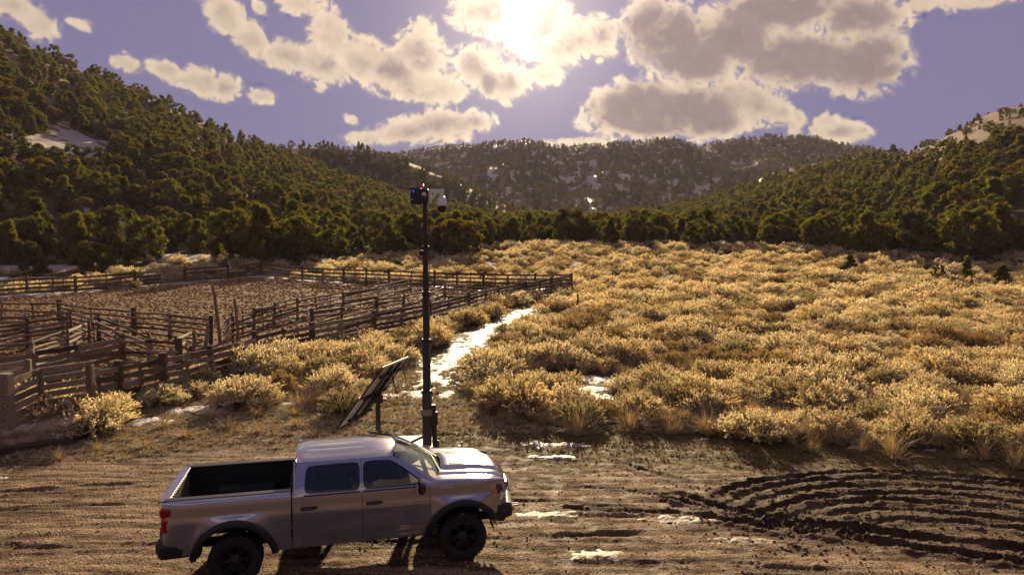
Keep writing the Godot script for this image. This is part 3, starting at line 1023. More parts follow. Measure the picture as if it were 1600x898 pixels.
func build_trees() -> void:
	var leaf := plant_mat("leaf", Color(0.95, 1.0, 0.48))
	var bark := plant_mat("bark", Color(0, 0, 0))
	bark.backlight_enabled = false
	var olive := Color(0.150, 0.130, 0.048)
	var dark := Color(0.112, 0.102, 0.041)
	var spec := [[0, olive], [1, olive], [2, dark], [1, dark], [2, Color(0.130, 0.124, 0.046)], [1, Color(0.134, 0.122, 0.042)], [2, Color(0.17, 0.115, 0.052)], [0, Color(0.14, 0.118, 0.044)]]
	var far_crowns := []
	for k in spec.size():
		tree_crowns.append(crown_mesh(100 + k, spec[k][0], 40, 44, 0.058, spec[k][1]))
		far_crowns.append(crown_mesh(200 + k, spec[k][0], 22, 18, 0.10, spec[k][1]))
		tree_trunks.append(trunk_mesh(300 + k))
	for t in TREES:
		var o := thing("juniper_tree" if t[2] > 3.2 else "juniper_bush", t[5], "tree", at(t[0], t[1], -0.05), rng.randf_range(0, TAU), "junipers at the foot of the hills")
		o.scale = Vector3(t[3], t[2] * 1.05, t[3]) 
		part(o, "crown", tree_crowns[t[4]], leaf)
		part(o, "trunk", tree_trunks[t[4]], bark)
	# the wood on the hills: jittered grid, thinner on the far ones
	var list := []
	var step := 3.9
	var d := 84.0
	while d < 900.0:
		step = 3.9 if d < 200.0 else (4.5 if d < 430.0 else 6.0)
		var x := -0.86 * d - 6.0
		while x < 0.86 * d + 6.0:
			var px := x + rng.randf_range(-0.55, 0.55) * step
			var pd := d + rng.randf_range(-0.55, 0.55) * step
			x += step
			var col := px / pd * F0 + 800.0
			if pd > 450.0 and (col < 380.0 or col > 1500.0):
				continue
			if open_ground(px, pd):
				continue
			var h := gh(px, pd)
			# nothing behind the near ridges
			if col < 440.0 and pd > table(HILL_LEFT, col, 2) + 6.0:
				continue
			if col > 1370.0 and pd > table(HILL_RIGHT, col, 2) + 6.0:
				continue
			var bare := 0.10
			if col > 1390.0 and h > 25.0:
				bare = clampf(0.15 + (h - 25.0) * 0.02, 0.0, 0.42)
			if pd > 320.0 and (snow_far_value(px, pd) > 0.05):
				bare = 0.85
			bare += 0.25 * maxf(0.0, n_hill.get_noise_2d(px * 2.0, pd * 2.0))
			if rng.randf() < bare:
				continue
			var s := rng.randf_range(2.3, 5.2) if rng.randf() < 0.8 else rng.randf_range(5.0, 6.8)
			if col > 1390.0 and h > 30.0:
				s *= 0.52
			if pd > 430.0:
				s *= 0.95
			list.append([s / pd, px, pd, h, s, rng.randi_range(0, 7), rng.randf_range(0, TAU), rng.randf_range(0.70, 1.15)])
		d += step
	list.sort_custom(func(a, b): return a[0] > b[0])
	var singles := 0
	var rest := []
	var rest_far := []
	for k in 8:
		rest.append([])
		rest_far.append([])
	for t in list:
		var col: float = t[1] / t[2] * F0 + 800.0
		if singles < 300 - TREES.size() and col > -20.0 and col < 1620.0:
			singles += 1
			var lb := tree_label(t[1], t[2], t[5], t[4])
			var o := thing("juniper_tree", lb[0], "tree", Vector3(t[1], t[3] - 0.08, -t[2]), t[6], lb[1])
			o.scale = Vector3(t[4] * t[7] * 1.05, t[4], t[4] * t[7] * 1.05)
			part(o, "crown", tree_crowns[t[5]], leaf)
			part(o, "trunk", tree_trunks[t[5]], bark)
		elif t[2] < 190.0:
			rest[t[5]].append(placed(Vector3(t[1], t[3] - 0.08, -t[2]), t[6], Vector3(t[4] * t[7] * 1.05, t[4], t[4] * t[7] * 1.05)))
		else:
			rest_far[t[5]].append(placed(Vector3(t[1], t[3] - 0.08, -t[2]), t[6], Vector3(t[4] * t[7] * 1.05, t[4], t[4] * t[7] * 1.05)))
	var wood := stuff("juniper_wood", "dense juniper wood covering the hillsides and far mountains", "trees")
	for k in 8:
		if rest[k].size() > 0:
			multi(wood, "trees", tree_crowns[k], leaf, rest[k])
		if rest_far[k].size() > 0:
			multi(wood, "trees", far_crowns[k], leaf, rest_far[k])
	print("trees ", list.size(), " ", Time.get_ticks_msec())

func brush_label(x: float, d: float, q: int, size: float) -> Array:
	var look: String = ["golden", "pale gold", "deep golden", "straw-coloured", "cream-headed", "grey-green", "brownish"][q]
	var tall := "tall " if size > 1.15 else ("low " if size < 0.75 else "")
	if x < -12.0 and d < 24.0:
		return [tall + look + " rabbitbrush beside the loading chute", "rabbitbrush by the loading chute"]
	if x < -2.0 and d < 50.0:
		var w := "below the near pens" if x < -8.0 else ("left of the solar panels" if d < 27.0 else "between the path fence and the snowy path")
		return [tall + look + " rabbitbrush " + w, "rabbitbrush beside the corral fence"]
	var side := "left of the front snow patches"
	var col := x / d * F0 + 800.0
	if col > 1420.0:
		side = "near the picture's right edge"
	elif col > 1180.0:
		side = "above the tyre ruts"
	elif col > 960.0:
		side = "right of the front snow patches"
	elif col > 840.0:
		side = "straight behind the front snow patches"
	var row := "in the field's front row " if d < 22.0 else ("in the near field " if d < 29.0 else "in the middle of the field ")
	return [tall + look + " rabbitbrush " + row + side, "rabbitbrush in the field"]

func brush_ok(x: float, d: float) -> bool:
	if in_corral(x, d):
		return false
	if path_off(x, d) < 1.08:
		return false
	for k in 4:                                      # the snowy hollow in the near field, open to the front
		var p: Array = SNOW_NEAR[k] if k < 3 else SNOW_NEAR[11]
		if absf(x - p[0]) < p[2] * 1.05 and d > p[1] - 1.5 and d < p[1] + p[3]:
			return false
	var col := x / d * F0 + 800.0
	if x > -2.2:
		if d < table(FIELD_EDGE, x, 1):
			return false
	else:
		# strip between the corral's near fence and the path
		if d < 21.5 + maxf(0.0, (-x - 6.0) * 0.15):
			return false
		if x < -4.6 and d < 22.5 and rng.randf() < 0.6:
			return false
	var far: float = table([[-100, 96], [0, 98], [260, 96], [560, 104], [800, 123], [1100, 122], [1250, 112], [1450, 99], [1600, 93], [2000, 84]], col, 1)
	if d > far:
		return false
	return true

func build_brush() -> void:
	var mt := plant_mat("brush", Color(1.0, 0.94, 0.78))
	var tone := Color(0.21, 0.175, 0.105)
	var head := Color(0.84, 0.75, 0.56)
	var near := []
	var mid := []
	for k in 7:
		var tn := tone if k < 5 else Color(0.16, 0.13, 0.07)
		var hd: Color = [head, Color(0.85, 0.78, 0.61), Color(0.80, 0.68, 0.46), Color(0.68, 0.60, 0.43), Color(0.80, 0.73, 0.58), Color(0.42, 0.40, 0.27), Color(0.36, 0.27, 0.17)][k]
		near.append(brush_mesh(400 + k, 150, 7, 0.026, tn, hd, rng.randf_range(-0.15, 0.15)))
		mid.append(brush_mesh(440 + k, 66, 5, 0.048, tn, hd, rng.randf_range(-0.1, 0.1)))
	var list := []
	var d := 17.0
	while d < 126.0:
		var step := 1.08 if d < 40.0 else (1.2 if d < 75.0 else 1.45)
		var x := -0.85 * d - 4.0
		while x < 0.85 * d + 4.0:
			var px := x + rng.randf_range(-0.5, 0.5) * step
			var pd := d + rng.randf_range(-0.5, 0.5) * step
			x += step
			if not brush_ok(px, pd):
				continue
			var sn := -1.0
			if pd < 56.0 and px > -15.0 and px < 18.0:
				sn = snow_near_value(px, pd)
			elif pd < 130.0:
				sn = snow_hill_value(px, pd)
			if sn > -0.12:
				continue
			var m := n_mid.get_noise_2d(px * 0.35, pd * 0.35)
			var gap := 0.13 + maxf(0.0, -m) * 1.1
			if px < -25.0:
				gap += 0.35
			if rng.randf() < gap:
				continue
			var s := rng.randf_range(0.42, 1.25) + m * 0.5
			if px > -2.2 and pd < table(FIELD_EDGE, px, 1) + 2.5:
				s *= 0.75
			if px < -2.2 and pd < 50.0:
				s *= 0.92
			var q := rng.randi_range(0, 6)
			if m < -0.15 and rng.randf() < 0.4:
				q = 6
			list.append([s / pd, px, pd, s, q, rng.randf_range(0, TAU), rng.randf_range(0.95, 1.3)])
		d += step
	# the big clumps hard by the near corral fence and in its pens
	for b in [[-10.6, 27.6, 1.45, 0], [-9.5, 28.4, 1.5, 1], [-8.6, 29.2, 1.3, 2], [-8.9, 26.6, 1.2, 3], [-7.2, 29.6, 1.3, 0], [-6.2, 31.0, 1.2, 1], [-7.6, 27.2, 1.1, 5], [-6.0, 28.2, 1.1, 4], [-10.1, 29.9, 1.3, 1], [-12.25, 20.2, 1.25, 0], [-12.0, 19.3, 1.0, 1], [-12.45, 21.0, 1.0, 2], [-13.6, 19.8, 1.5, 0], [-14.2, 20.2, 1.5, 1], [0.0, 22.6, 1.3, 3], [0.5, 21.6, 1.15, 2], [1.9, 22.2, 1.0, 4]]:
		list.append([99.0, b[0], b[1], b[2], b[3], rng.randf_range(0, TAU), 1.1])
	list.sort_custom(func(a, b): return a[0] > b[0])
	var singles := 0
	var rest := []
	var rest_far := []
	for k in 7:
		rest.append([])
		rest_far.append([])
	for t in list:
		var p := Vector3(t[1], gh(t[1], t[2]) - 0.02, -t[2])
		var sc := Vector3(t[3] * t[6], t[3], t[3] * t[6])
		var col: float = t[1] / t[2] * F0 + 800.0
		if singles < 300 and col > -20.0 and col < 1620.0:
			singles += 1
			var lb := brush_label(t[1], t[2], t[4], t[3])
			var o := part(self, numbered("rabbitbrush"), near[t[4]], mt)
			o.transform = placed(p, t[5], sc)
			tag(o, lb[0], "shrub", lb[1])
		elif t[2] < 48.0:
			rest[t[4]].append(placed(p, t[5], sc))
		else:
			rest_far[t[4]].append(placed(p, t[5], sc))
	var field := stuff("rabbitbrush_field", "sea of golden rabbitbrush filling the valley floor", "brush")
	for k in 7:
		if rest[k].size():
			multi(field, "shrubs", near[k], mt, rest[k])
		if rest_far[k].size():
			multi(field, "shrubs", mid[k], mt, rest_far[k])
	print("brush ", list.size(), " ", Time.get_ticks_msec())

func build_grass() -> void:
	var mt := plant_mat("grass", Color(0.7, 0.65, 0.45))
	var clumps := []
	for k in 4:
		clumps.append(grass_mesh(500 + k, 90, 0.008, 1.15, Color(0.46, 0.36, 0.21)))
	# bunch grass one can tell apart along the field's front edge and the road's left verge
	var spots := [[5.9, 20.2, 0.8], [6.6, 19.6, 0.7], [7.4, 19.2, 0.75], [8.3, 19.0, 0.8], [9.4, 18.7, 0.9], [10.3, 18.4, 0.7], [11.2, 18.6, 0.8], [12.3, 17.8, 0.7], [12.9, 16.6, 0.55], [4.9, 20.6, 0.8], [3.7, 20.8, 0.7], [2.8, 21.0, 0.6], [1.6, 20.9, 0.6], [8.9, 20.1, 0.9], [10.8, 19.6, 0.9], [12.8, 19.0, 0.9], [7.9, 17.9, 0.5], [11.4, 17.2, 0.45]]
	for k in 26:
		var x := rng.randf_range(1.0, 15.5)
		spots.append([x, table(FIELD_EDGE, x, 1) + rng.randf_range(-0.7, 1.0), rng.randf_range(0.55, 1.05)])
	for p in spots:
		var o := part(self, numbered("grass_clump"), clumps[rng.randi_range(0, 3)], mt)
		o.transform = placed(at(p[0], p[1]), rng.randf_range(0, TAU), Vector3.ONE * p[2])
		tag(o, "dry straw-coloured bunch grass at the field's front edge", "grass", "bunch grass at the field edge")
	var verge := [[-9.2, 19.2, 0.6], [-8.3, 20.0, 0.7], [-7.3, 19.6, 0.6], [-6.4, 20.3, 0.6], [-5.6, 19.3, 0.5], [-9.9, 18.3, 0.5], [-11.0, 18.0, 0.55], [-11.5, 17.2, 0.6], [-10.3, 20.2, 0.7], [-9.4, 21.2, 0.7], [-8.0, 21.4, 0.8], [-6.9, 21.6, 0.7]]
	for p in verge:
		var o := part(self, numbered("grass_clump"), clumps[rng.randi_range(0, 3)], mt)
		o.transform = placed(at(p[0], p[1]), rng.randf_range(0, TAU), Vector3(p[2] * 1.25, p[2] * 0.7, p[2] * 1.25))
		tag(o, "dry flattened grass clump on the verge between corral fence and road", "grass", "grass clumps on the left verge")
	# short turf on the strip between road and field
	var turf := grass_mesh(520, 26, 0.05, 1.25, Color(0.20, 0.165, 0.055))
	var straw := grass_mesh(521, 22, 0.045, 1.5, Color(0.38, 0.30, 0.18))
	var a := []
	var b := []
	for k in 26000:
		var x := rng.randf_range(-13.0, 17.0)
		var d := rng.randf_range(14.0, 30.0)
		var edge := table(ROAD_EDGE, x, 1)
		var m := n_mid.get_noise_2d(x * 1.5, d * 1.5)
		if d < edge + 0.2 - m * 1.6 or (d < edge + 1.5 and rng.randf() < 0.4):
			continue
		if in_corral(x, d) or snow_near_value(x, d) > -0.02:
			continue
		var s := rng.randf_range(0.035, 0.085)
		if x < -4.5 or d > 19.5:
			if d > 24.0 and path_off(x, d) > 1.3:
				continue
			s *= 2.0
			b.append(placed(at(x, d), rng.randf_range(0, TAU), Vector3(s * 1.6, s, s * 1.6)))
		else:
			a.append(placed(at(x, d), rng.randf_range(0, TAU), Vector3(s * 1.3, s * 0.8, s * 1.3)))
	var g := stuff("short_grass", "short mossy turf on the strip between road and brush field", "grass")
	multi(g, "turf", turf, mt, a)
	var g2 := stuff("dry_grass", "dry straw litter on the verge below the corral fence", "grass")
	multi(g2, "straw", straw, mt, b)
	# feathery dry grass among the near brush
	var fg := []
	for k in 4200:
		var d := rng.randf_range(18.0, 46.0)
		var x := rng.randf_range(-10.0, 0.8 * d)
		if not brush_ok(x, d) or snow_near_value(x, d) > -0.1:
			continue
		var s := rng.randf_range(0.3, 0.75)
		fg.append(placed(at(x, d), rng.randf_range(0, TAU), Vector3(s * 1.1, s, s * 1.1)))
	var g3 := stuff("field_grass", "feathery dry grass growing between the rabbitbrush", "grass")
	multi(g3, "grass", clumps[0], mt, fg.slice(0, fg.size() / 2))
	multi(g3, "grass", clumps[1], mt, fg.slice(fg.size() / 2))
	# clods and stones
	var st := MB.new()
	st.col = Color.WHITE
	var r := RandomNumberGenerator.new()
	r.seed = 9
	lump(st, Vector3.ZERO, Vector3(1, 0.7, 1), r)
	var stone := StandardMaterial3D.new()
	stone.vertex_color_use_as_albedo = true
	stone.roughness = 0.95
	var xf := []
	var tint := []
	for k in 15000:
		var x := rng.randf_range(-13.0, 14.0)
		var d := 7.2 + 12.0 * rng.randf()
		var edge := table(ROAD_EDGE, x, 1)
		if d > edge + 0.8:
			continue
		var s := 0.006 + 0.022 * pow(rng.randf(), 3.0)
		var e := Vector2((x - 8.0) / 5.0, (d - 13.8) / 2.4).length()
		if e < 1.0:
			s *= 1.7
		xf.append(placed(at(x, d, s * 0.15), rng.randf_range(0, TAU), Vector3.ONE * s))
		tint.append(vary(Color(0.10, 0.065, 0.04) if e < 1.1 else Color(0.26, 0.18, 0.12), rng, 0.45))
	var gv := stuff("gravel", "small stones and mud clods scattered over the dirt road", "gravel")
	multi(gv, "stones", st.mesh(), stone, xf, tint)
	xf = []
	tint = []
	for k in 60000:
		var x := rng.randf_range(-44.0, 4.0)
		var d := rng.randf_range(24.0, 78.0)
		if not in_corral(x, d):
			continue
		if d > 55.0 and snow_hill_value(x, d) > 0.0:
			continue
		var s := 0.02 + 0.12 * pow(rng.randf(), 2.6)
		if d < 42.0:
			s *= 0.7
		if n_mid.get_noise_2d(x * 0.6, d * 0.6) < rng.randf_range(-0.6, 0.2):
			continue
		xf.append(placed(at(x, d, s * 0.1), rng.randf_range(0, TAU), Vector3(s * 1.4, s, s * 1.4)))
		tint.append(vary(Color(0.24, 0.13, 0.048), rng, 0.45))
	var cl := stuff("manure_clods", "reddish brown clods covering the corral floor", "ground cover")
	multi(cl, "clods", st.mesh(), stone, xf, tint)
	print("grass ", a.size(), " ", b.size(), " ", xf.size(), " ", Time.get_ticks_msec())

# ------------------------------------------------------------------ the corral: weathered planks, poles and posts, each a piece of its own
var planks := []
var poles := []
var posts := []
var ties := []
var stays := []
var wood := []

func rough_plank(sd: int, hgt: float, thick: float) -> ArrayMesh:     # length 1 along x, uneven edges
	var r := RandomNumberGenerator.new()
	r.seed = sd
	var mb := MB.new()
	var rows := []
	for k in 7:
		var x := -0.5 + k / 6.0
		var up := hgt * 0.5 * r.randf_range(0.86, 1.06)
		var dn := -hgt * 0.5 * r.randf_range(0.88, 1.05)
		var z := r.randf_range(-0.008, 0.008)
		rows.append([Vector3(x, dn, z + thick * 0.5), Vector3(x, up, z + thick * 0.5), Vector3(x, up, z - thick * 0.5), Vector3(x, dn, z - thick * 0.5)])
	for k in 6:
		for q in 4:
			var a: Vector3 = rows[k][q]
			var b: Vector3 = rows[k][(q + 1) % 4]
			mb.quad(a, rows[k + 1][q], rows[k + 1][(q + 1) % 4], b)
	mb.quad(rows[0][0], rows[0][1], rows[0][2], rows[0][3])
	mb.quad(rows[6][3], rows[6][2], rows[6][1], rows[6][0])
	return mb.mesh()

func rough_pole(sd: int, rad: float, vertical := false) -> ArrayMesh:
	var r := RandomNumberGenerator.new()
	r.seed = sd
	var mb := MB.new()
	var p := []
	var q := []
	for k in 6:
		var x := k / 5.0
		var o := Vector2(r.randf_range(-0.3, 0.3), r.randf_range(-0.3, 0.3)) * rad
		p.append(Vector3(o.x, x, o.y) if vertical else Vector3(x - 0.5, o.x, o.y))
		q.append(rad * (1.1 - 0.28 * x) * r.randf_range(0.9, 1.1))
	mb.tube(p, q, 8)
	return mb.mesh()

func tie_mesh(sd: int, w: float) -> ArrayMesh:           # squared post, height 1
	var r := RandomNumberGenerator.new()
	r.seed = sd
	var mb := MB.new()
	var h := w * 0.5
	var b := w * 0.12
	var rows := []
	for y in [0.0, 0.35, 0.7, 0.985, 1.0]:
		var row := PackedVector3Array()
		var k := 1.0 if y < 0.99 else 0.86
		for c in [[1, -1, 0], [1, 1, 0], [1, 1, 1], [-1, 1, 1], [-1, 1, 0], [-1, -1, 0], [-1, -1, 1], [1, -1, 1]]:
			var x: float = c[0] * (h - (b if c[2] == 1 else 0.0))
			var z: float = c[1] * (h - (0.0 if c[2] == 1 else b))
			row.append(Vector3(x * k, y, -z * k) + Vector3(r.randf_range(-1, 1), 0, r.randf_range(-1, 1)) * w * 0.03)
		rows.append(row)
	for j in 4:
		for i in 8:
			mb.poly_out([rows[j][i], rows[j][(i + 1) % 8], rows[j + 1][(i + 1) % 8], rows[j + 1][i]], Vector3(0, (rows[j][0].y + rows[j + 1][0].y) * 0.5, 0))
	for i in 8:
		mb.poly_out([rows[4][i], rows[4][(i + 1) % 8], Vector3(0, 1.004, 0)], Vector3(0, 0.5, 0))
	return mb.mesh()

func wood_mat(key: String, c: Color, sd: int, along: Vector3) -> StandardMaterial3D:
	var m := StandardMaterial3D.new()
	m.albedo_color = c.linear_to_srgb()
	m.roughness = 0.9
	m.metallic_specular = 0.25
	m.albedo_texture = M["grain"]
	m.heightmap_enabled = true
	m.heightmap_texture = M["grain"]
	m.heightmap_scale = 0.8
	m.uv1_triplanar = true
	m.uv1_scale = along
	m.uv1_offset = Vector3(sd * 0.37, sd * 0.21, sd * 0.53)
	M[key] = m
	return m

func rail_node(parent: Node, called: String, a: Vector3, b: Vector3, mesh: Mesh, m: Material, roll := 0.0) -> void:
	var o := part(parent, called, mesh, m)
	var x := b - a
	var L := x.length()
	x /= L
	var z := x.cross(Vector3.UP).normalized()
	var y := z.cross(x)
	var bs := Basis(x, y, z) * Basis(Vector3.RIGHT, roll)
	o.transform = Transform3D(Basis(bs.x * L, bs.y, bs.z), (a + b) * 0.5 - parent.position)

func post_node(parent: Node, called: String, p: Vector3, h: float, mesh: Mesh, m: Material, lean := 0.03, sx := 1.0) -> void:
	var o := part(parent, called, mesh, m)
	var up := Vector3(rng.randf_range(-lean, lean), 1.0, rng.randf_range(-lean, lean)).normalized()
	var x := Vector3.RIGHT.rotated(Vector3.UP, rng.randf_range(-0.3, 0.3))
	x = (x - up * x.dot(up)).normalized()
	o.transform = Transform3D(Basis(x * sx, up * (h + 0.15), x.cross(up) * sx), p - parent.position - Vector3(0, 0.15, 0))

# one run of fence through the given points (x, d); kind "plank" or "pole"
func fence(label: String, pts: Array, h: float, rails: int, kind: String, opts := {}) -> Node3D:
	var p0 := at(pts[0][0], pts[0][1])
	var f := thing("corral_fence", label, "fence", p0, 0.0, "corral fences")
	var wob: float = opts.get("wobble", 0.03)
	var low: float = opts.get("low", 0.22)
	for k in pts.size():
		var p := at(pts[k][0], pts[k][1])
		var big: bool = opts.get("ties", false) and (k % int(opts.get("tie_every", 2)) == 0)
		var ph := h + rng.randf_range(0.0, 0.16)
		if big:
			post_node(f, "post", p, ph + 0.08, ties[rng.randi_range(0, 1)], wood[rng.randi_range(4, 5)], 0.03)
		else:
			post_node(f, "post", p, ph, posts[rng.randi_range(0, 2)], wood[rng.randi_range(0, 5)], 0.06)
		if k == pts.size() - 1:
			break
		var q := at(pts[k + 1][0], pts[k + 1][1])
		var along := (q - p).normalized()
		var side := along.cross(Vector3.UP).normalized() * (0.09 if opts.get("front", true) else -0.09)
		if side.z < 0.0 and opts.get("front", true):
			side = -side
		for r in rails:
			var y := low + (h - 0.07 - low) * r / maxf(1.0, rails - 1.0)
			var ya := y + rng.randf_range(-wob, wob)
			var yb := y + rng.randf_range(-wob, wob)
			var mesh: Mesh
			if kind == "plank":
				mesh = planks[rng.randi_range(0, planks.size() - 1)]
			else:
				mesh = poles[rng.randi_range(0, poles.size() - 1)]
			if rng.randf() < float(opts.get("missing", 0.0)):
				continue
			var off := side if kind == "plank" else side * rng.randf_range(0.9, 1.3)
			rail_node(f, "rail", p - along * 0.06 + off + Vector3(0, ya, 0), q + along * 0.06 + off + Vector3(0, yb, 0), mesh, wood[rng.randi_range(0, wood.size() - 1)], rng.randf_range(-0.12, 0.12))
		for s in int(opts.get("stays", 0)):
			var t := (s + 1.0) / (int(opts["stays"]) + 1.0)
			var sp := p.lerp(q, t)
			sp.y = gh(sp.x, -sp.z)
			post_node(f, "stay", sp - side * 0.35, h + rng.randf_range(-0.05, 0.12), stays[rng.randi_range(0, 1)], wood[rng.randi_range(0, 3)], 0.05)
	return f

func build_fences() -> void:
	M["grain"] = noise_tex(0.02, 4, Color(0.42, 0.42, 0.42), Color(1, 1, 1), 61, 512)
	for k in 3:
		planks.append(rough_plank(600 + k, 0.17 + 0.02 * k, 0.045))
		poles.append(rough_pole(620 + k, 0.052 + 0.011 * k))
		posts.append(rough_pole(640 + k, 0.075 + 0.012 * k, true))
	for k in 2:
		ties.append(tie_mesh(660 + k, 0.20 + 0.03 * k))
		stays.append(rough_pole(680 + k, 0.045, true))
	var shades := [Color(0.48, 0.38, 0.29), Color(0.40, 0.30, 0.22), Color(0.33, 0.24, 0.165), Color(0.54, 0.44, 0.35), Color(0.20, 0.14, 0.10), Color(0.15, 0.105, 0.075)]
	for k in shades.size():
		wood.append(wood_mat("wood%d" % k, shades[k], k, Vector3(0.9, 7.0, 7.0) if k < 4 else Vector3(5.0, 0.9, 5.0)))
	var far_left := [[-46.5, 56.8], [-44.9, 60.4], [-43.7, 62.3], [-42.0, 63.2], [-40.6, 64.3], [-39.0, 66.4], [-37.5, 68.8], [-36.0, 70.9], [-34.4, 72.7], [-32.9, 74.5], [-31.3, 76.3], [-30.0, 77.9], [-28.8, 79.7]]
	fence("plank fence running along the corral's far left side before the snow", far_left, 1.45, 4, "plank", {"ties": true, "stays": 1})
	fence("plank fence along the corral's back, from its far corner to the right end", [[-28.8, 79.7], [-25.6, 76.9], [-22.6, 74.6], [-20.1, 73.4], [-17.6, 72.5], [-15.1, 71.7], [-12.6, 70.7], [-10.2, 69.8], [-7.7, 68.9], [-5.4, 68.2], [-2.8, 67.5], [-0.4, 66.9], [2.2, 66.5], [3.9, 66.4], [5.7, 66.4]], 1.45, 4, "plank", {"ties": true, "stays": 1})
	fence("plank fence along the snowy path, from the corral's right corner past the mast", [[5.7, 66.4], [4.6, 64.9], [3.6, 63.3], [2.4, 61.2], [1.2, 59.3], [0.2, 57.6], [-1.1, 55.3], [-2.05, 52.75], [-3.1, 49.4], [-4.15, 46.1], [-5.15, 43.0], [-6.35, 40.0], [-7.5, 37.4], [-8.6, 34.8], [-9.5, 32.7], [-10.3, 31.0], [-10.9, 29.1]], 1.4, 5, "plank", {"ties": true, "stays": 1, "wobble": 0.04})
	fence("low plank fence with dark posts in front of the pens, above the snow patches", [[-10.9, 29.1], [-11.15, 27.6], [-11.45, 26.1], [-11.8, 24.9], [-12.2, 24.0], [-12.6, 23.2], [-13.0, 22.6], [-13.35, 22.0]], 1.35, 5, "plank", {"ties": true, "tie_every": 2})
	fence("heavy log fence of the pen at the left edge, with five thick rails", [[-26.5, 30.6], [-24.8, 32.4], [-24.2, 34.4], [-23.4, 36.2]], 1.35, 6, "pole", {"wobble": 0.05, "ties": true})
	fence("log fence from the left edge towards the pens' first post", [[-23.0, 26.2], [-21.0, 27.6], [-19.9, 28.4]], 1.25, 3, "pole", {"wobble": 0.06})
	fence("sagging log fence crossing the near pens just behind the loading chute", [[-18.6, 23.6], [-17.6, 25.3], [-17.1, 27.0], [-16.6, 29.2]], 1.35, 5, "plank", {"wobble": 0.08})
	fence("short log fence ending at a thick stub post in the near pen", [[-16.6, 29.2], [-15.3, 29.0], [-14.0, 28.8]], 1.25, 3, "pole", {"ties": true, "wobble": 0.06})
	fence("rail fence between the big pen and the small pens, left of the tall pole", [[-29.0, 44.2], [-24.8, 40.6], [-21.3, 38.8], [-18.6, 37.4], [-15.6, 35.6]], 1.4, 5, "pole", {"ties": true, "wobble": 0.04})
	fence("thin rail fence at the left edge inside the big pen", [[-37.0, 46.0], [-33.5, 45.2], [-31.0, 44.6], [-29.0, 44.2]], 1.3, 3, "pole", {"wobble": 0.05})
	fence("wobbly pole fence running back from the tall pole through the corral", [[-15.3, 37.6], [-15.1, 40.2], [-14.9, 43.0], [-14.3, 45.8], [-13.7, 48.4], [-12.6, 51.4], [-10.9, 56.0], [-9.2, 62.8]], 1.4, 6, "pole", {"wobble": 0.12, "missing": 0.08, "stays": 1})
	fence("pole fence between the path fence and the wobbly fence, behind the brush", [[-11.2, 38.6], [-10.3, 41.6], [-9.1, 46.4], [-7.8, 49.4], [-6.8, 53.6], [-5.7, 58.8]], 1.35, 5, "pole", {"wobble": 0.09, "ties": true, "missing": 0.05})
	fence("short cross fence joining the pole fence to the path fence", [[-5.7, 58.8], [-3.3, 57.3], [-1.3, 55.9]], 1.3, 4, "pole", {"wobble": 0.05})
	fence("slanting fence of pale peeled logs in the middle of the small pens", [[-22.1, 36.8], [-19.8, 34.4], [-16.4, 31.0]], 1.3, 4, "pole", {"wobble": 0.10})
	fence("plank fence of the pen directly behind the loading chute at left", [[-25.0, 24.6], [-21.6, 24.4], [-18.6, 23.6]], 1.4, 5, "plank", {"wobble": 0.05, "ties": true})
	fence("pole fence dividing the two leftmost small pens", [[-19.9, 28.4], [-20.4, 31.5], [-21.2, 34.4]], 1.3, 5, "pole", {"wobble": 0.07})
	fence("pole fence from the stub post back to the tall poles", [[-14.0, 28.8], [-14.5, 31.2], [-14.9, 33.4]], 1.3, 4, "pole", {"wobble": 0.07, "missing": 0.1})
	fence("pole fence at the left edge in front of the pipe gate", [[-28.5, 36.8], [-26.4, 37.4], [-24.6, 38.4]], 1.35, 5, "pole", {"wobble": 0.06})
	# pipe gate
	var ga := at(-24.6, 38.4)
	var gb := at(-21.4, 35.2)
	var gate := thing("pipe_gate", "dark metal pipe gate standing between the pens at left", "gate", ga)
	var iron := mat("rust", 0.06, 0.035, 0.028, 0.7, 0.5)
	for k in 6:
		var mb := MB.new()
		var y := 0.2 + k * 0.21
		mb.tube([Vector3(0, y, 0), gb - ga + Vector3(0, y, 0)], [0.022, 0.022], 6)
		part(gate, "pipe", mb.mesh(), iron)
	for t in [0.0, 0.5, 1.0]:
		var mb := MB.new()
		var p: Vector3 = (gb - ga) * t
		mb.tube([p, p + Vector3(0, 1.28, 0)], [0.026, 0.026], 6)
		part(gate, "upright", mb.mesh(), iron)
	# tall poles at the gap in the fence, the bleached one further back
	for s in [[-15.1, 35.6, 3.3, "tallest crooked pole standing at the gap in the pen fence", -0.09], [-14.6, 36.6, 2.5, "second tall pole right of the tallest one, beside the stacked sticks", -0.04]]:
		var o := part(self, numbered("tall_pole"), posts[1], wood[1])
		o.transform = Transform3D(Basis(Vector3(1, 0, 0), Vector3(s[4], 1, 0.02) * s[2], Vector3(0, 0, 1)), at(s[0], s[1], -0.2))
		tag(o, s[3], "pole", "tall poles in the corral")
	var bl := MB.new()
	bl.tube([Vector3(0, -0.2, 0), Vector3(0.02, 0.9, 0), Vector3(0.0, 1.7, 0), Vector3(-0.16, 2.1, 0), Vector3(-0.34, 2.25, 0)], [0.09, 0.085, 0.08, 0.07, 0.05], 8)
	var b2 := part(self, numbered("bent_pole"), bl.mesh(), mat("bleached", 0.50, 0.41, 0.31, 0.85))
	b2.position = at(-10.75, 55.6)
	tag(b2, "bleached bent pole leaning over the wobbly corral fence", "pole")
	# crossed sticks wired together at the gap
	var st := thing("stick_stack", "stack of crossed pale sticks at the gap beside the tall poles", "stack", at(-14.5, 35.2))
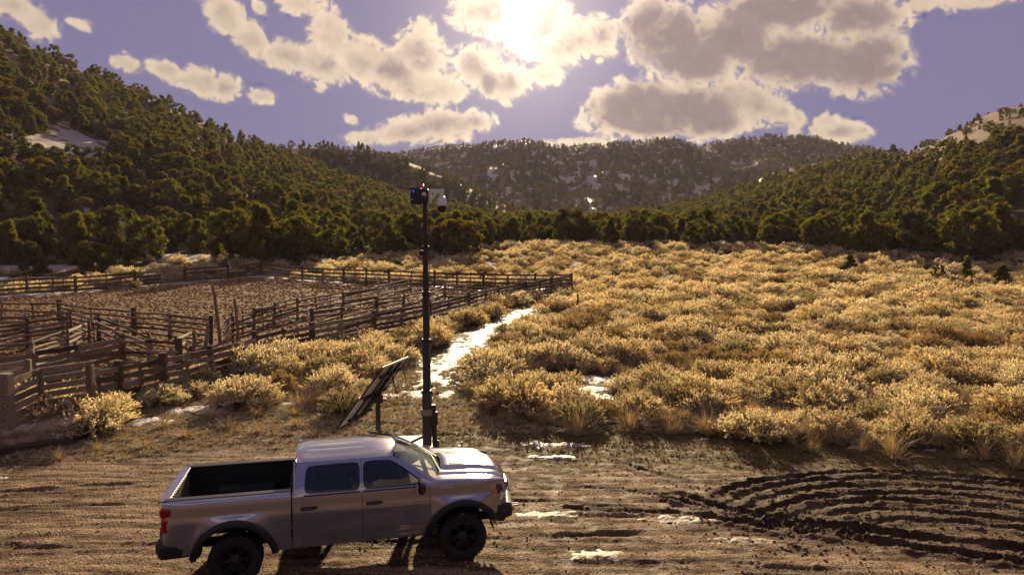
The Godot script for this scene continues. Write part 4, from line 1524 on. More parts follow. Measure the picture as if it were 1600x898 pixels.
	for k in 9:
		var mb := MB.new()
		var y := 0.15 + k * 0.15
		var dx := 0.22 - 0.012 * k
		var sgn := 1.0 if k % 2 == 0 else -1.0
		mb.tube([Vector3(-dx * 1.2, y - 0.16, sgn * 0.18), Vector3(dx, y + 0.18, -sgn * 0.2)], [0.055, 0.045], 7)
		part(st, "stick", mb.mesh(), wood[3] if k % 3 else mat("bleached", 0.5, 0.41, 0.31))
	# single field posts right of the corral
	for s in [[4.6, 48.5, 1.5, "dark post standing alone in the brush beside the path's far end"], [5.2, 60.0, 1.5, "lone post in the brush just right of the corral corner"]]:
		var o := part(self, numbered("lone_post"), posts[0], wood[4])
		o.transform = Transform3D(Basis(Vector3(1, 0, 0), Vector3(0.02, 1, 0) * (s[2] + 0.2), Vector3(0, 0, 1)), at(s[0], s[1], -0.2))
		tag(o, s[3], "post", "lone posts by the corral")
	build_chute()
	print("fences ", Time.get_ticks_msec())

# the loading chute at the left edge: plank side walls on an earth-filled dock
func build_chute() -> void:
	var o := at(-13.1, 19.2)
	var c := thing("loading_chute", "weathered plank loading chute on a stone dock at the left edge", "chute", o)
	var A := at(-12.55, 20.35)
	var B := at(-13.35, 19.35)
	var Cc := at(-13.45, 18.1)
	var D := at(-13.9, 17.75)
	post_node(c, "post", A, 1.85, ties[0], wood[2], 0.01, 0.95)
	post_node(c, "post", B, 1.75, ties[0], wood[1], 0.01, 0.62)
	post_node(c, "post", Cc, 2.0, ties[1], wood[0], 0.015, 1.35)
	post_node(c, "post", D, 1.95, ties[1], wood[2], 0.02, 1.2)
	post_node(c, "post", at(-12.75, 20.0), 1.0, ties[0], wood[5], 0.02, 0.8)
	var wide := rough_plank(700, 0.165, 0.05)
	for k in 6:
		var y := 0.62 + k * 0.235 + rng.randf_range(-0.03, 0.03)
		if k == 2:
			y += 0.03
		rail_node(c, "plank", Cc + Vector3(0.12, y - 0.05, -0.10), B + Vector3(-0.05, y + 0.02, -0.12), wide, wood[rng.randi_range(0, 3)], rng.randf_range(-0.04, 0.04))
		rail_node(c, "plank", B + Vector3(-0.02, y + 0.01, -0.12), A + Vector3(0.05, y + 0.06, -0.12), wide, wood[rng.randi_range(0, 3)], rng.randf_range(-0.04, 0.04))
	# far side of the chute
	var A2 := at(-15.3, 21.6)
	var B2 := at(-16.2, 19.6)
	post_node(c, "post", A2, 1.75, ties[0], wood[1], 0.02, 0.8)
	post_node(c, "post", B2, 1.8, ties[0], wood[1], 0.02, 0.8)
	for k in 5:
		var y := 0.6 + k * 0.26
		rail_node(c, "plank", B2 + Vector3(0, y, 0.1), A2 + Vector3(0, y + 0.03, 0.1), wide, wood[rng.randi_range(0, 3)])
	# dock: a pale block face, timber end and earth top
	var st := mat("dock_stone", 0.48, 0.36, 0.27, 0.95)
	st.albedo_texture = noise_tex(0.02, 5, Color(0.5, 0.48, 0.45), Color.WHITE, 62, 256)
	st.uv1_triplanar = true
	st.heightmap_enabled = true
	st.heightmap_texture = M["grain"]
	st.heightmap_scale = 2.0
	var mb := MB.new()
	var n := fbm(71, 1.6, 4)
	var rows := []
	for j in 7:
		var row := PackedVector3Array()
		for i in 13:
			var t := i / 12.0
			var y := j / 6.0
			var p := Vector3(lerpf(-13.35, -12.0, t), 0.12 + y * 0.46, lerpf(-17.75, -18.75, t))
			if j == 6:
				p += Vector3(-0.25, 0.0, -0.3)
			p += Vector3(0.5, 0.3, 0.6).normalized() * n.get_noise_3d(p.x * 2.0, p.y * 2.0, p.z * 2.0) * 0.12
			row.append(p - o)
		rows.append(row)
	mb.grid(rows)
	part(c, "dock_face", mb.mesh(), st)
	var mt := MB.new()
	mt.bar(Vector3(-12.02, 0.3, -18.85) - o, Vector3(-12.5, 0.3, -20.1) - o, 0.22, 0.6, 0.03)
	part(c, "dock_timber", mt.mesh(), wood[5])
	var mt2 := MB.new()
	mt2.bar(Vector3(-13.6, 0.07, -17.55) - o, Vector3(-11.95, 0.07, -18.65) - o, 0.28, 0.2, 0.03)
	part(c, "dock_timber", mt2.mesh(), wood[5])
	var et := MB.new()
	var er := []
	for j in 5:
		var row := PackedVector3Array()
		for i in 7:
			var p := Vector3(lerpf(-13.6, -12.3, i / 6.0) - 0.35 * j, 0.56 + 0.02 * n.get_noise_2d(i * 3.0, j * 3.0), lerpf(-18.0, -19.0, i / 6.0) - 0.45 * j)
			row.append(p - o)
		er.append(row)
	et.grid(er)
	part(c, "earth_fill", et.mesh(), mat("earth", 0.20, 0.13, 0.07, 0.95))

# ------------------------------------------------------------------ the pickup: x forward, z to its right side, origin on the ground between the axles
const AXLE := 1.87
const ARCH := 0.60

func side_z(x: float, y: float) -> float:
	var z := table([[0.42, 0.90], [0.50, 0.945], [0.60, 0.972], [0.69, 0.968], [0.74, 0.990], [0.95, 0.998], [1.10, 1.004], [1.155, 1.000], [1.20, 0.985], [1.34, 0.968], [1.40, 0.956], [1.46, 0.935], [1.50, 0.915]], y, 1)
	for ax in [-AXLE, AXLE]:
		var r := Vector2(x - ax, y - 0.44).length()
		z += 0.034 * exp(-pow((r - 0.64) / 0.15, 2.0)) * smoothstep(0.4, 0.7, y) * (1.0 - smoothstep(1.05, 1.22, y))
	if x > 2.05:
		z -= 0.22 * pow((x - 2.05) / 0.72, 2.0)
	if x < -2.55:
		z -= 0.035 * pow((x + 2.55) / 0.4, 2.0)
	return z

func low_edge(x: float) -> float:
	var y := 0.53
	if x < -2.4:
		y = 0.60
	if x > 2.4:
		y = 0.80
	for ax in [-AXLE, AXLE]:
		var dx := absf(x - ax)
		if dx < ARCH - 0.005:
			y = maxf(y, 0.44 + sqrt(ARCH * ARCH - dx * dx))
	return y

func fender_top(x: float) -> float:
	return table([[1.2, 1.455], [1.5, 1.462], [2.0, 1.435], [2.4, 1.395], [2.6, 1.355], [2.72, 1.30]], x, 1)

func panel_mesh(x0: float, x1: float, top: Callable, nx: int, ny: int, s: float, cap := 0.0) -> ArrayMesh:
	var mb := MB.new()
	var rows := []
	for j in ny + 1:
		var row := PackedVector3Array()
		for i in nx + 1:
			var x := lerpf(x0, x1, i / float(nx))
			var y := lerpf(low_edge(x), top.call(x), j / float(ny))
			row.append(Vector3(x, y, side_z(x, y) * s))
		rows.append(row)
	if cap > 0.0:
		for k in 2:
			var row := PackedVector3Array()
			for i in nx + 1:
				var q: Vector3 = rows[ny][i]
				row.append(q + Vector3(0, 0.012 + 0.004 * k, -s * (0.02 + (cap - 0.02) * k)))
			rows.append(row)
	mb.grid(rows, false, s < 0.0)
	# folded edges
	var nr := rows.size() - 1
	var inn := Vector3(0, 0, -0.04 * s)
	for j in nr:
		for e in [0, nx]:
			var a: Vector3 = rows[j][e]
			var b: Vector3 = rows[j + 1][e]
			mb.poly_out([a, b, b + inn, a + inn], Vector3((x0 + x1) * 0.5, a.y, a.z))
	for i in nx:
		var a: Vector3 = rows[0][i]
		var b: Vector3 = rows[0][i + 1]
		mb.poly_out([a, b, b + inn, a + inn], Vector3(a.x, 3.0, a.z))
	return mb.mesh()

func green_z(y: float) -> float:
	return 0.952 - 0.262 * pow(clampf((y - 1.385) / 0.50, 0.0, 1.2), 1.15)

func round_poly(p: Array, times: int) -> Array:
	var q := []
	for v in p:
		q.append(Vector2(v[0], v[1]))
	for t in times:
		var o := []
		for k in q.size():
			var a: Vector2 = q[k]
			var b: Vector2 = q[(k + 1) % q.size()]
			var w := minf(0.25, 0.055 / maxf(0.001, a.distance_to(b)))
			o.append(a.lerp(b, w))
			o.append(a.lerp(b, 1.0 - w))
		q = o
	return q

func ray_to(poly: Array, c: Vector2, dir: Vector2) -> Vector2:
	var best := c + dir
	for k in poly.size():
		var h: Variant = Geometry2D.segment_intersects_segment(c, c + dir * 5.0, poly[k], poly[(k + 1) % poly.size()])
		if h != null:
			best = h
	return best

func ring_mesh(outer: Array, inner: Array, s: float, z_out: float, z_in: float) -> ArrayMesh:
	var mb := MB.new()
	var c := Vector2.ZERO
	for p in inner:
		c += p
	c /= inner.size()
	var ang := []
	for p in outer:
		ang.append((p - c).angle())
	for p in inner:
		ang.append((p - c).angle())
	ang.sort()
	var P := []
	var Q := []
	for a in ang:
		var d := Vector2(cos(a), sin(a))
		var o := ray_to(outer, c, d)
		var i := ray_to(inner, c, d)
		P.append(Vector3(o.x, o.y, (green_z(o.y) + z_out) * s))
		Q.append(Vector3(i.x, i.y, (green_z(i.y) + z_in) * s))
	for k in P.size():
		var n := (k + 1) % P.size()
		if P[k].distance_to(P[n]) < 1e-4 and Q[k].distance_to(Q[n]) < 1e-4:
			continue
		mb.poly_out([P[k], P[n], Q[n], Q[k]], Vector3(c.x, c.y, 0))
		var inn := Vector3(0, 0, -0.03 * s)
		mb.quad(Q[k], Q[n], Q[n] + inn, Q[k] + inn)
	return mb.mesh()

func pane_mesh(poly: Array, s: float, off: float) -> ArrayMesh:
	var mb := MB.new()
	var c := Vector2.ZERO
	for p in poly:
		c += p
	c /= poly.size()
	for k in poly.size():
		var a: Vector2 = poly[k]
		var b: Vector2 = poly[(k + 1) % poly.size()]
		var f := func(p: Vector2) -> Vector3: return Vector3(p.x, p.y, (green_z(p.y) + off) * s)
		var m1 := a.lerp(c, 0.5)
		var m2 := b.lerp(c, 0.5)
		mb.poly_out([f.call(a), f.call(b), f.call(m2), f.call(m1)], Vector3(c.x, c.y, 0))
		mb.poly_out([f.call(m1), f.call(m2), f.call(c)], Vector3(c.x, c.y, 0))
	return mb.mesh()

func shrink(p: Array, k: float) -> Array:
	var c := Vector2.ZERO
	for q in p:
		c += q
	c /= p.size()
	var o := []
	for q in p:
		o.append(q + (c - q).normalized() * k)
	return o

func make_wheel(parent: Node3D, x: float, s: float) -> void:
	var w := Node3D.new()
	w.name = "wheel"
	parent.add_child(w, true)
	w.position = Vector3(x, 0.42, 0.845 * s)
	var rot := Transform3D(Basis(Vector3.RIGHT, PI * 0.5 * s), Vector3.ZERO)    # local y becomes the outward axis
	var t := MB.new()
	t.lathe(rot, [[0.255, -0.13], [0.30, -0.148], [0.36, -0.150], [0.395, -0.142], [0.408, -0.125], [0.410, -0.06], [0.410, 0.06], [0.408, 0.125], [0.395, 0.142], [0.36, 0.150], [0.30, 0.148], [0.262, 0.128], [0.250, 0.10]], 48)
	for k in 40:
		var a := TAU * k / 40.0
		for row in [-0.105, -0.035, 0.035, 0.105]:
			var aa: float = a + (0.08 if absf(row) < 0.05 else 0.0)
			var b := Basis(Vector3(cos(aa), 0, -sin(aa)), Vector3.UP, Vector3(sin(aa), 0, cos(aa)))
			var xf := Transform3D(b, Vector3(cos(aa) * 0.412, row, -sin(aa) * 0.412))
			t.box(rot * xf, Vector3(0.020, 0.058, 0.042))
		if k % 2 == 0:
			var xs := Transform3D(Basis(Vector3(cos(a), 0, -sin(a)), Vector3.UP, Vector3(sin(a), 0, cos(a))), Vector3(cos(a) * 0.385, 0.147, -sin(a) * 0.385))
			t.box(rot * xs, Vector3(0.04, 0.014, 0.05))
	part(w, "tyre", t.mesh(), mat("rubber", 0.009, 0.009, 0.009, 0.85))
	var r := MB.new()
	r.lathe(rot, [[0.0, -0.10], [0.24, -0.10], [0.246, 0.06], [0.252, 0.115], [0.262, 0.128], [0.258, 0.136], [0.245, 0.132], [0.228, 0.10], [0.225, 0.02], [0.215, 0.015]], 40)
	r.lathe(rot, [[0.105, 0.03], [0.10, 0.065], [0.075, 0.085], [0.055, 0.088], [0.045, 0.10], [0.0, 0.102]], 24)
	for k in 6:
		var a := TAU * k / 6.0
		for q in [-0.16, 0.16]:
			var p0 := rot * Vector3(cos(a) * 0.07, 0.055, -sin(a) * 0.07)
			var p1 := rot * Vector3(cos(a + q) * 0.23, 0.085, -sin(a + q) * 0.23)
			r.bar(p0, p1, 0.032, 0.03, 0.006)
	part(w, "rim", r.mesh(), mat("rim_black", 0.016, 0.016, 0.017, 0.38, 0.4))
	var bolts := MB.new()
	for k in 6:
		var a := TAU * (k + 0.5) / 6.0
		bolts.lathe(Transform3D(rot.basis, rot * Vector3(cos(a) * 0.068, 0.08, -sin(a) * 0.068)), [[0.013, 0.0], [0.012, 0.022], [0.0, 0.026]], 6)
	for k in 12:
		var a := TAU * k / 12.0
		bolts.lathe(Transform3D(rot.basis, rot * Vector3(cos(a) * 0.244, 0.128, -sin(a) * 0.244)), [[0.007, 0.0], [0.006, 0.010], [0.0, 0.012]], 6)
	part(w, "lug_nuts", bolts.mesh(), mat("chrome", 0.75, 0.74, 0.72, 0.2, 1.0))

func build_truck() -> void:
	var T := thing("pickup_truck", "grey four-door pickup truck with black wheels parked on the dirt road", "truck", Vector3.ZERO, deg_to_rad(13.54))
	T.position = Vector3(-2.90, 0.0, -12.24)
	var hsum := 0.0
	for q in [[AXLE, 0.85], [AXLE, -0.85], [-AXLE, 0.85], [-AXLE, -0.85]]:
		var p := T.transform * Vector3(q[0], 0, q[1])
		hsum += gh(p.x, -p.z)
	T.position.y = hsum / 4.0 - 0.005
	var paint := mat("paint", 0.37, 0.365, 0.41, 0.16, 0.75)
	paint.metallic_specular = 0.3
	paint.clearcoat_enabled = true
	paint.clearcoat = 1.0
	paint.clearcoat_roughness = 0.03
	var black := mat("trim_black", 0.008, 0.008, 0.009, 0.55)
	var gloss := mat("gloss_black", 0.012, 0.012, 0.013, 0.12)
	var liner := mat("bed_liner", 0.004, 0.004, 0.004, 0.9)
	var chrome := mat("chrome", 0.75, 0.74, 0.72, 0.2, 1.0)
	var tint := StandardMaterial3D.new()
	tint.albedo_color = Color(0.02, 0.022, 0.025, 0.86)
	tint.transparency = BaseMaterial3D.TRANSPARENCY_ALPHA
	tint.roughness = 0.02
	tint.metallic_specular = 0.6
	var clear := StandardMaterial3D.new()
	clear.albedo_color = Color(0.75, 0.85, 0.78, 0.16)
	clear.transparency = BaseMaterial3D.TRANSPARENCY_ALPHA
	clear.roughness = 0.02
	var red := mat("lamp_red", 0.30, 0.012, 0.008, 0.12)
	for s in [1.0, -1.0]:
		var bed_top := func(_x): return 1.455
		var belt := func(_x): return 1.385
		var side := part(T, "bed_side", panel_mesh(-2.93, -0.985, bed_top, 64, 20, s, 0.05), paint)
		part(T, "cab_corner", panel_mesh(-0.958, -0.80, belt, 6, 16, s), paint)
		var dr := part(T, "rear_door", panel_mesh(-0.793, 0.155, belt, 20, 20, s), paint)
		var df := part(T, "front_door", panel_mesh(0.163, 1.295, belt, 22, 20, s), paint)
		var fe := part(T, "front_fender", panel_mesh(1.303, 2.66, fender_top, 60, 22, s, 0.075), paint)
		# glass house
		var rear_out := round_poly([[-0.958, 1.388], [0.155, 1.388], [0.155, 1.885], [-0.90, 1.885]], 0)
		var front_out := round_poly([[0.163, 1.388], [1.345, 1.388], [1.40, 1.45], [0.80, 1.845], [0.66, 1.885], [0.163, 1.885]], 0)
		var rear_in := round_poly([[-0.78, 1.425], [0.13, 1.415], [0.13, 1.835], [-0.745, 1.825]], 2)
		var front_in := round_poly([[0.185, 1.415], [1.17, 1.42], [1.22, 1.455], [0.745, 1.785], [0.62, 1.835], [0.185, 1.838]], 2)
		part(T, "window_frame", ring_mesh(rear_out, rear_in, s, 0.0, 0.0), paint)
		part(T, "window_frame", ring_mesh(front_out, front_in, s, 0.0, 0.0), paint)
		var rear_g := shrink(rear_in, 0.035)
		var front_g := shrink(front_in, 0.032)
		rear_g = round_poly([[-0.69, 1.445], [0.03, 1.44], [0.035, 1.80], [-0.67, 1.795]], 1)
		part(T, "window_trim", ring_mesh(rear_in, rear_g, s, -0.012, -0.012), gloss)
		front_g = round_poly([[0.27, 1.44], [1.12, 1.445], [1.15, 1.47], [0.72, 1.765], [0.61, 1.805], [0.27, 1.808]], 1)
		part(T, "window_trim", ring_mesh(front_in, front_g, s, -0.012, -0.012), gloss)
		part(dr, "window", pane_mesh(rear_g, s, -0.014), tint)
		part(df, "window", pane_mesh(front_g, s, -0.014), tint)
		# belt moulding and handles
		for q in [[dr, -0.78, 0.13], [df, 0.185, 1.20]]:
			var mb := MB.new()
			mb.bar(Vector3(q[1], 1.395, 0.956 * s), Vector3(q[2], 1.395, 0.956 * s), 0.016, 0.022, 0.004)
			part(q[0], "belt_moulding", mb.mesh(), gloss)
		for q in [[dr, -0.70], [df, 0.36]]:
			var mb := MB.new()
			mb.tube([Vector3(q[1] - 0.14, 1.195, 0.99 * s), Vector3(q[1] - 0.10, 1.20, 1.035 * s), Vector3(q[1] + 0.08, 1.205, 1.04 * s), Vector3(q[1] + 0.14, 1.20, 0.99 * s)], [0.012, 0.022, 0.022, 0.014], 8)
			mb.bx(Vector3(q[1], 1.20, 0.995 * s), Vector3(0.24, 0.055, 0.02), 0.008)
			part(q[0], "door_handle", mb.mesh(), gloss)
		# wheel arch mouldings and liners
		for ax in [-AXLE, AXLE]:
			var rows := []
			for k in 33:
				var a := lerpf(0.10, PI - 0.10, k / 32.0)
				if ax > 0.0:
					a = lerpf(0.42, PI - 0.10, k / 32.0)
				var row := PackedVector3Array()
				for q in [[0.575, -0.16], [0.580, 0.035], [0.592, 0.048], [0.66, 0.040], [0.682, 0.018], [0.690, -0.012]]:
					var x: float = ax + cos(a) * q[0]
					var y: float = 0.44 + sin(a) * q[0]
					row.append(Vector3(x, y, (side_z(x, clampf(y, 0.55, 1.3)) + q[1]) * s))
				rows.append(row)
			var mb := MB.new()
			mb.grid(rows, false, s > 0.0)
			part(T, "arch_moulding", mb.mesh(), black)
			var lr := []
			for k in 17:
				var a := PI * k / 16.0
				lr.append(PackedVector3Array([Vector3(ax + cos(a) * 0.575, 0.44 + sin(a) * 0.575, 0.86 * s), Vector3(ax + cos(a) * 0.575, 0.44 + sin(a) * 0.575, 0.50 * s)]))
			var lm := MB.new()
			lm.grid(lr, false, s < 0.0)
			part(T, "wheel_liner", lm.mesh(), liner)
			make_wheel(T, ax, s)
		# mirror
		var mr := MB.new()
		mr.box(Transform3D(Basis(Vector3.UP, 0.15 * s), Vector3(1.13, 1.44, 1.13 * s)), Vector3(0.14, 0.21, 0.23), 0.05)
		mr.bar(Vector3(1.14, 1.39, 0.95 * s), Vector3(1.14, 1.385, 1.08 * s), 0.06, 0.05, 0.01)
		var mir := part(T, "side_mirror", mr.mesh(), gloss)
		var mg := MB.new()
		mg.box(Transform3D(Basis(Vector3.UP, 0.15 * s), Vector3(1.055, 1.44, 1.12 * s)), Vector3(0.006, 0.15, 0.17))
		part(mir, "mirror_glass", mg.mesh(), mat("mirror", 0.8, 0.8, 0.8, 0.03, 1.0))
		# lamps
		var tl := MB.new()
		tl.box(Transform3D(Basis(Vector3.UP, 0.05 * s), Vector3(-2.87, 1.30, 0.925 * s)), Vector3(0.19, 0.16, 0.085), 0.03)
		tl.box(Transform3D(Basis(Vector3.UP, 0.05 * s), Vector3(-2.885, 1.09, 0.94 * s)), Vector3(0.13, 0.24, 0.085), 0.03)
		tl.box(Transform3D(Basis(Vector3.UP, 0.05 * s), Vector3(-2.90, 1.20, 0.92 * s)), Vector3(0.08, 0.12, 0.07), 0.015)
		part(T, "tail_light", tl.mesh(), red)
		var hl := MB.new()
		var hr := []
		for k in 9:
			var t := k / 8.0
			var x := lerpf(2.50, 2.76, t)
			var z := lerpf(0.905, 0.60, pow(t, 1.6))
			hr.append(PackedVector3Array([Vector3(x, 1.12 + 0.02 * t, (z + 0.012) * s), Vector3(x + 0.004, 1.19, (z + 0.025) * s), Vector3(x - 0.01, lerpf(1.30, 1.25, t), (z + 0.004) * s)]))
		hl.grid(hr, false, s > 0.0)
		var head := part(T, "headlight", hl.mesh(), mat("lamp_dark", 0.05, 0.05, 0.055, 0.08))
		var dl := MB.new()
		dl.bar(Vector3(2.56, 1.125, 0.895 * s), Vector3(2.74, 1.135, 0.70 * s), 0.03, 0.035, 0.008)
		dl.bar(Vector3(2.55, 1.02, 0.895 * s), Vector3(2.62, 1.12, 0.86 * s), 0.05, 0.05, 0.01)
		part(head, "running_light", dl.mesh(), mat("lamp_white", 0.75, 0.73, 0.70, 0.2))
		var am := MB.new()
		am.box(Transform3D(Basis(Vector3.UP, 0.2 * s), Vector3(2.46, 1.185, 0.925 * s)), Vector3(0.06, 0.10, 0.05), 0.02)
		part(head, "marker_light", am.mesh(), mat("lamp_amber", 0.75, 0.22, 0.01, 0.15))
		# lettering on the fender
		var tm := TextMesh.new()
		var fnt := SystemFont.new()
		fnt.font_names = PackedStringArray(["Droid Sans"])
		tm.font = fnt
		tm.text = "SILVERADO"
		tm.font_size = 32
		tm.pixel_size = 0.0012
		tm.depth = 0.008
		var tx := part(fe, "lettering", tm, mat("badge", 0.72, 0.71, 0.70, 0.4))
		tx.position = Vector3(1.60, 1.335, side_z(1.60, 1.335) * s + 0.003 * s)
		if s < 0.0:
			tx.rotation.y = PI
		# bed: rail cap and inner wall
		var rc := MB.new()
		rc.bx(Vector3(-1.955, 1.472, 0.835 * s), Vector3(1.93, 0.022, 0.135), 0.008)
		part(side, "bed_rail", rc.mesh(), mat("rail_cap", 0.03, 0.03, 0.032, 0.30))
		var iw := MB.new()
		iw.bx(Vector3(-1.955, 1.16, 0.785 * s), Vector3(1.92, 0.60, 0.03))
		iw.bx(Vector3(-1.87, 0.98, 0.64 * s), Vector3(1.0, 0.24, 0.28), 0.04)
		part(T, "bed_wall", iw.mesh(), liner)
		# pillar strip from the side glass to the windscreen
		var pr := []
		for k in 7:
			var t := k / 6.0
			var a := Vector3(lerpf(1.40, 0.80, t), lerpf(1.45, 1.845, t), 0.0)
			a.z = green_z(a.y) * s
			var b := windscreen(1.0, t) * Vector3(1, 1, s)
			pr.append(PackedVector3Array([a, (a + b) * 0.5 + Vector3(0.02, 0.02, 0.02 * s), b]))
		var pm := MB.new()
		pm.grid(pr, false, s < 0.0)
		part(T, "front_pillar", pm.mesh(), paint)
	# roof
	var rf := MB.new()
	var rr := []
	for j in 29:
		var u := -1.0 + 2.0 * j / 28.0
		var row := PackedVector3Array()
		for i in 25:
			var t := i / 24.0
			var x := lerpf(-0.925, 0.775 - 0.10 * u * u, t)
			var y := 1.884 + 0.075 * (1.0 - pow(absf(u), 2.6))
			y -= 0.045 * pow(clampf((t - 0.72) / 0.28, 0.0, 1.0), 2.0) + 0.02 * pow(clampf((0.10 - t) / 0.10, 0.0, 1.0), 2.0)
			var rib := exp(-pow((absf(u) - 0.28) / 0.055, 2.0)) + exp(-pow((absf(u) - 0.66) / 0.055, 2.0))
			y -= 0.011 * rib * smoothstep(0.06, 0.16, t) * (1.0 - smoothstep(0.62, 0.75, t))
			row.append(Vector3(x, y, 0.694 * u))
		rr.append(row)
	rf.grid(rr, false, true)
	var roof := part(T, "roof", rf.mesh(), paint)
	var fin := MB.new()
	fin.box(Transform3D(Basis(Vector3.FORWARD, 0.0), Vector3(0.42, 1.965, -0.52)), Vector3(0.16, 0.05, 0.05), 0.02)
	part(roof, "antenna", fin.mesh(), black)
	# windscreen, rear wall and rear glass
	var wr := []
	for j in 9:
		var row := PackedVector3Array()
		for i in 17:
			row.append(windscreen(-1.0 + i / 8.0, j / 8.0))
		wr.append(row)
	var ws := MB.new()
	ws.grid(wr, false, true)
	part(T, "windscreen", ws.mesh(), clear)
	for z in [-0.30, 0.38]:
		var wp := MB.new()
		wp.bar(windscreen(z / 0.8 + 0.15, 0.02) + Vector3(0.02, 0.02, 0), windscreen(z / 0.8 - 0.62, 0.22) + Vector3(0.02, 0.02, 0), 0.03, 0.02, 0.004)
		part(T, "wiper", wp.mesh(), black)
	var bw := MB.new()
	bw.bx(Vector3(-0.962, 0.98, 0), Vector3(0.03, 0.86, 1.88), 0.01)
	for z in [-0.78, 0.78]:
		bw.box(Transform3D(Basis(Vector3.RIGHT, -0.44 * signf(z)), Vector3(-0.935, 1.64, z)), Vector3(0.03, 0.54, 0.14), 0.01)
	bw.bx(Vector3(-0.915, 1.87, 0), Vector3(0.03, 0.07, 1.36), 0.01)
	part(T, "cab_back", bw.mesh(), paint)
	var rg := MB.new()
	rg.quad(Vector3(-0.955, 1.41, -0.84), Vector3(-0.915, 1.84, -0.64), Vector3(-0.915, 1.84, 0.64), Vector3(-0.955, 1.41, 0.84))
	part(T, "rear_window", rg.mesh(), tint)
	# bonnet
	var hb := MB.new()
	var hrow := []
	for j in 45:
		var u := -1.0 + 2.0 * j / 44.0
		var row := PackedVector3Array()
		for i in 25:
			var t := i / 24.0
			var x := lerpf(1.60 - 0.20 * u * u, 2.77 - 0.15 * u * u, t)
			row.append(Vector3(x, hood_y(x, u, t), 0.86 * u * (1.0 - 0.05 * t * t)))
		hrow.append(row)
	hb.grid(hrow, false, true)
	var bonnet := part(T, "bonnet", hb.mesh(), paint)
	for z in [-0.30, 0.30]:
		var hv := []
		for j in 4:
			var row := PackedVector3Array()
			for i in 9:
				var x := lerpf(1.72, 2.32, i / 8.0)
				var zz: float = z + (j - 1.5) * 0.035
				row.append(Vector3(x, hood_y(x, zz / 0.86, 0.5) + 0.006, zz))
			hv.append(row)
		var vm := MB.new()
		vm.grid(hv, false, true)
		part(bonnet, "bonnet_vent", vm.mesh(), gloss)
	var cw := MB.new()
	var cr := []
	for j in 17:
		var u := -1.0 + j / 8.0
		cr.append(PackedVector3Array([windscreen(u, -0.02) + Vector3(-0.02, -0.01, 0), Vector3(1.64 - 0.20 * u * u, hood_y(1.6, u, 0.0) - 0.015, 0.86 * u)]))
	cw.grid(cr, false, true)
	part(T, "cowl", cw.mesh(), black)
	# front: grille, bumper
	var gr := MB.new()
	var grow := []
	for j in 6:
		var row := PackedVector3Array()
		for i in 21:
			var u := -1.0 + i / 10.0
			row.append(Vector3(2.80 - 0.20 * u * u - 0.03 * absf(j - 2.5) / 2.5, lerpf(0.78, 1.27, j / 5.0), 0.86 * u))
		grow.append(row)
	gr.grid(grow, false, true)
	for k in 4:
		for i in 10:
			var u0 := -0.85 + i * 0.17
			var u1 := u0 + 0.17
			var y := 0.86 + k * 0.09
			gr.bar(Vector3(2.815 - 0.2 * u0 * u0, y, 0.86 * u0), Vector3(2.815 - 0.2 * u1 * u1, y, 0.86 * u1), 0.03, 0.03)
	part(T, "grille", gr.mesh(), gloss)
	var fb := MB.new()
	var frow := []
	for i in 25:
		var u := -1.0 + i / 12.0
		var z := 0.95 * u
		var x := 2.93 - 0.20 * pow(absf(u), 2.2) - 0.30 * pow(maxf(0.0, absf(u) - 0.80) / 0.20, 2.0) * 0.9
		var up := 0.80 + 0.12 * smoothstep(0.5, 0.95, absf(u))
		var dn := 0.58 + 0.10 * smoothstep(0.55, 1.0, absf(u))
		frow.append(PackedVector3Array([Vector3(x - 0.16, dn - 0.02, z * 0.97), Vector3(x - 0.02, dn, z), Vector3(x, (up + dn) * 0.5, z), Vector3(x - 0.03, up, z), Vector3(x - 0.15, up + 0.02, z * 0.97)]))
	fb.grid(frow, false, false)
	for s in [-1.0, 1.0]:
		fb.box(Transform3D(Basis(Vector3.FORWARD, 0.22), Vector3(2.50, 0.74, 0.87 * s)), Vector3(0.34, 0.22, 0.10), 0.04)
	var bump := part(T, "front_bumper", fb.mesh(), black)
	var hk := MB.new()
	for z in [-0.45, 0.45]:
		hk.tube([Vector3(2.85, 0.72, z - 0.05), Vector3(2.99, 0.72, z - 0.03), Vector3(2.99, 0.72, z + 0.03), Vector3(2.85, 0.72, z + 0.05)], [0.016, 0.016, 0.016, 0.016], 6)
	part(bump, "tow_hook", hk.mesh(), mat("hook_red", 0.4, 0.03, 0.02, 0.5))
	# rear: tailgate, bumper, hitch
	var tg := MB.new()
	tg.bx(Vector3(-2.925, 1.12, 0), Vector3(0.07, 0.66, 1.66), 0.015)
	tg.bx(Vector3(-2.915, 1.465, 0), Vector3(0.15, 0.035, 1.72), 0.012)
	var gate := part(T, "tailgate", tg.mesh(), paint)
	var ti := MB.new()
	for k in 16:
		ti.bx(Vector3(-2.878, 1.16, -0.70 + k * 0.0935), Vector3(0.02, 0.50, 0.05), 0.006)
	part(gate, "gate_ribs", ti.mesh(), mat("ribs", 0.10, 0.095, 0.09, 0.5))
	var rb := MB.new()
	rb.bx(Vector3(-2.99, 0.68, 0), Vector3(0.18, 0.22, 1.70), 0.04)
	for s in [-1.0, 1.0]:
		rb.box(Transform3D(Basis(Vector3.UP, 0.06 * s), Vector3(-2.76, 0.68, 0.925 * s)), Vector3(0.52, 0.27, 0.12), 0.055)
	part(T, "rear_bumper", rb.mesh(), black)
	var hi := MB.new()
	hi.bar(Vector3(-2.7, 0.55, 0), Vector3(-3.18, 0.55, 0), 0.06, 0.06, 0.01)
	hi.bar(Vector3(-3.18, 0.48, 0), Vector3(-3.18, 0.66, 0), 0.05, 0.05, 0.01)
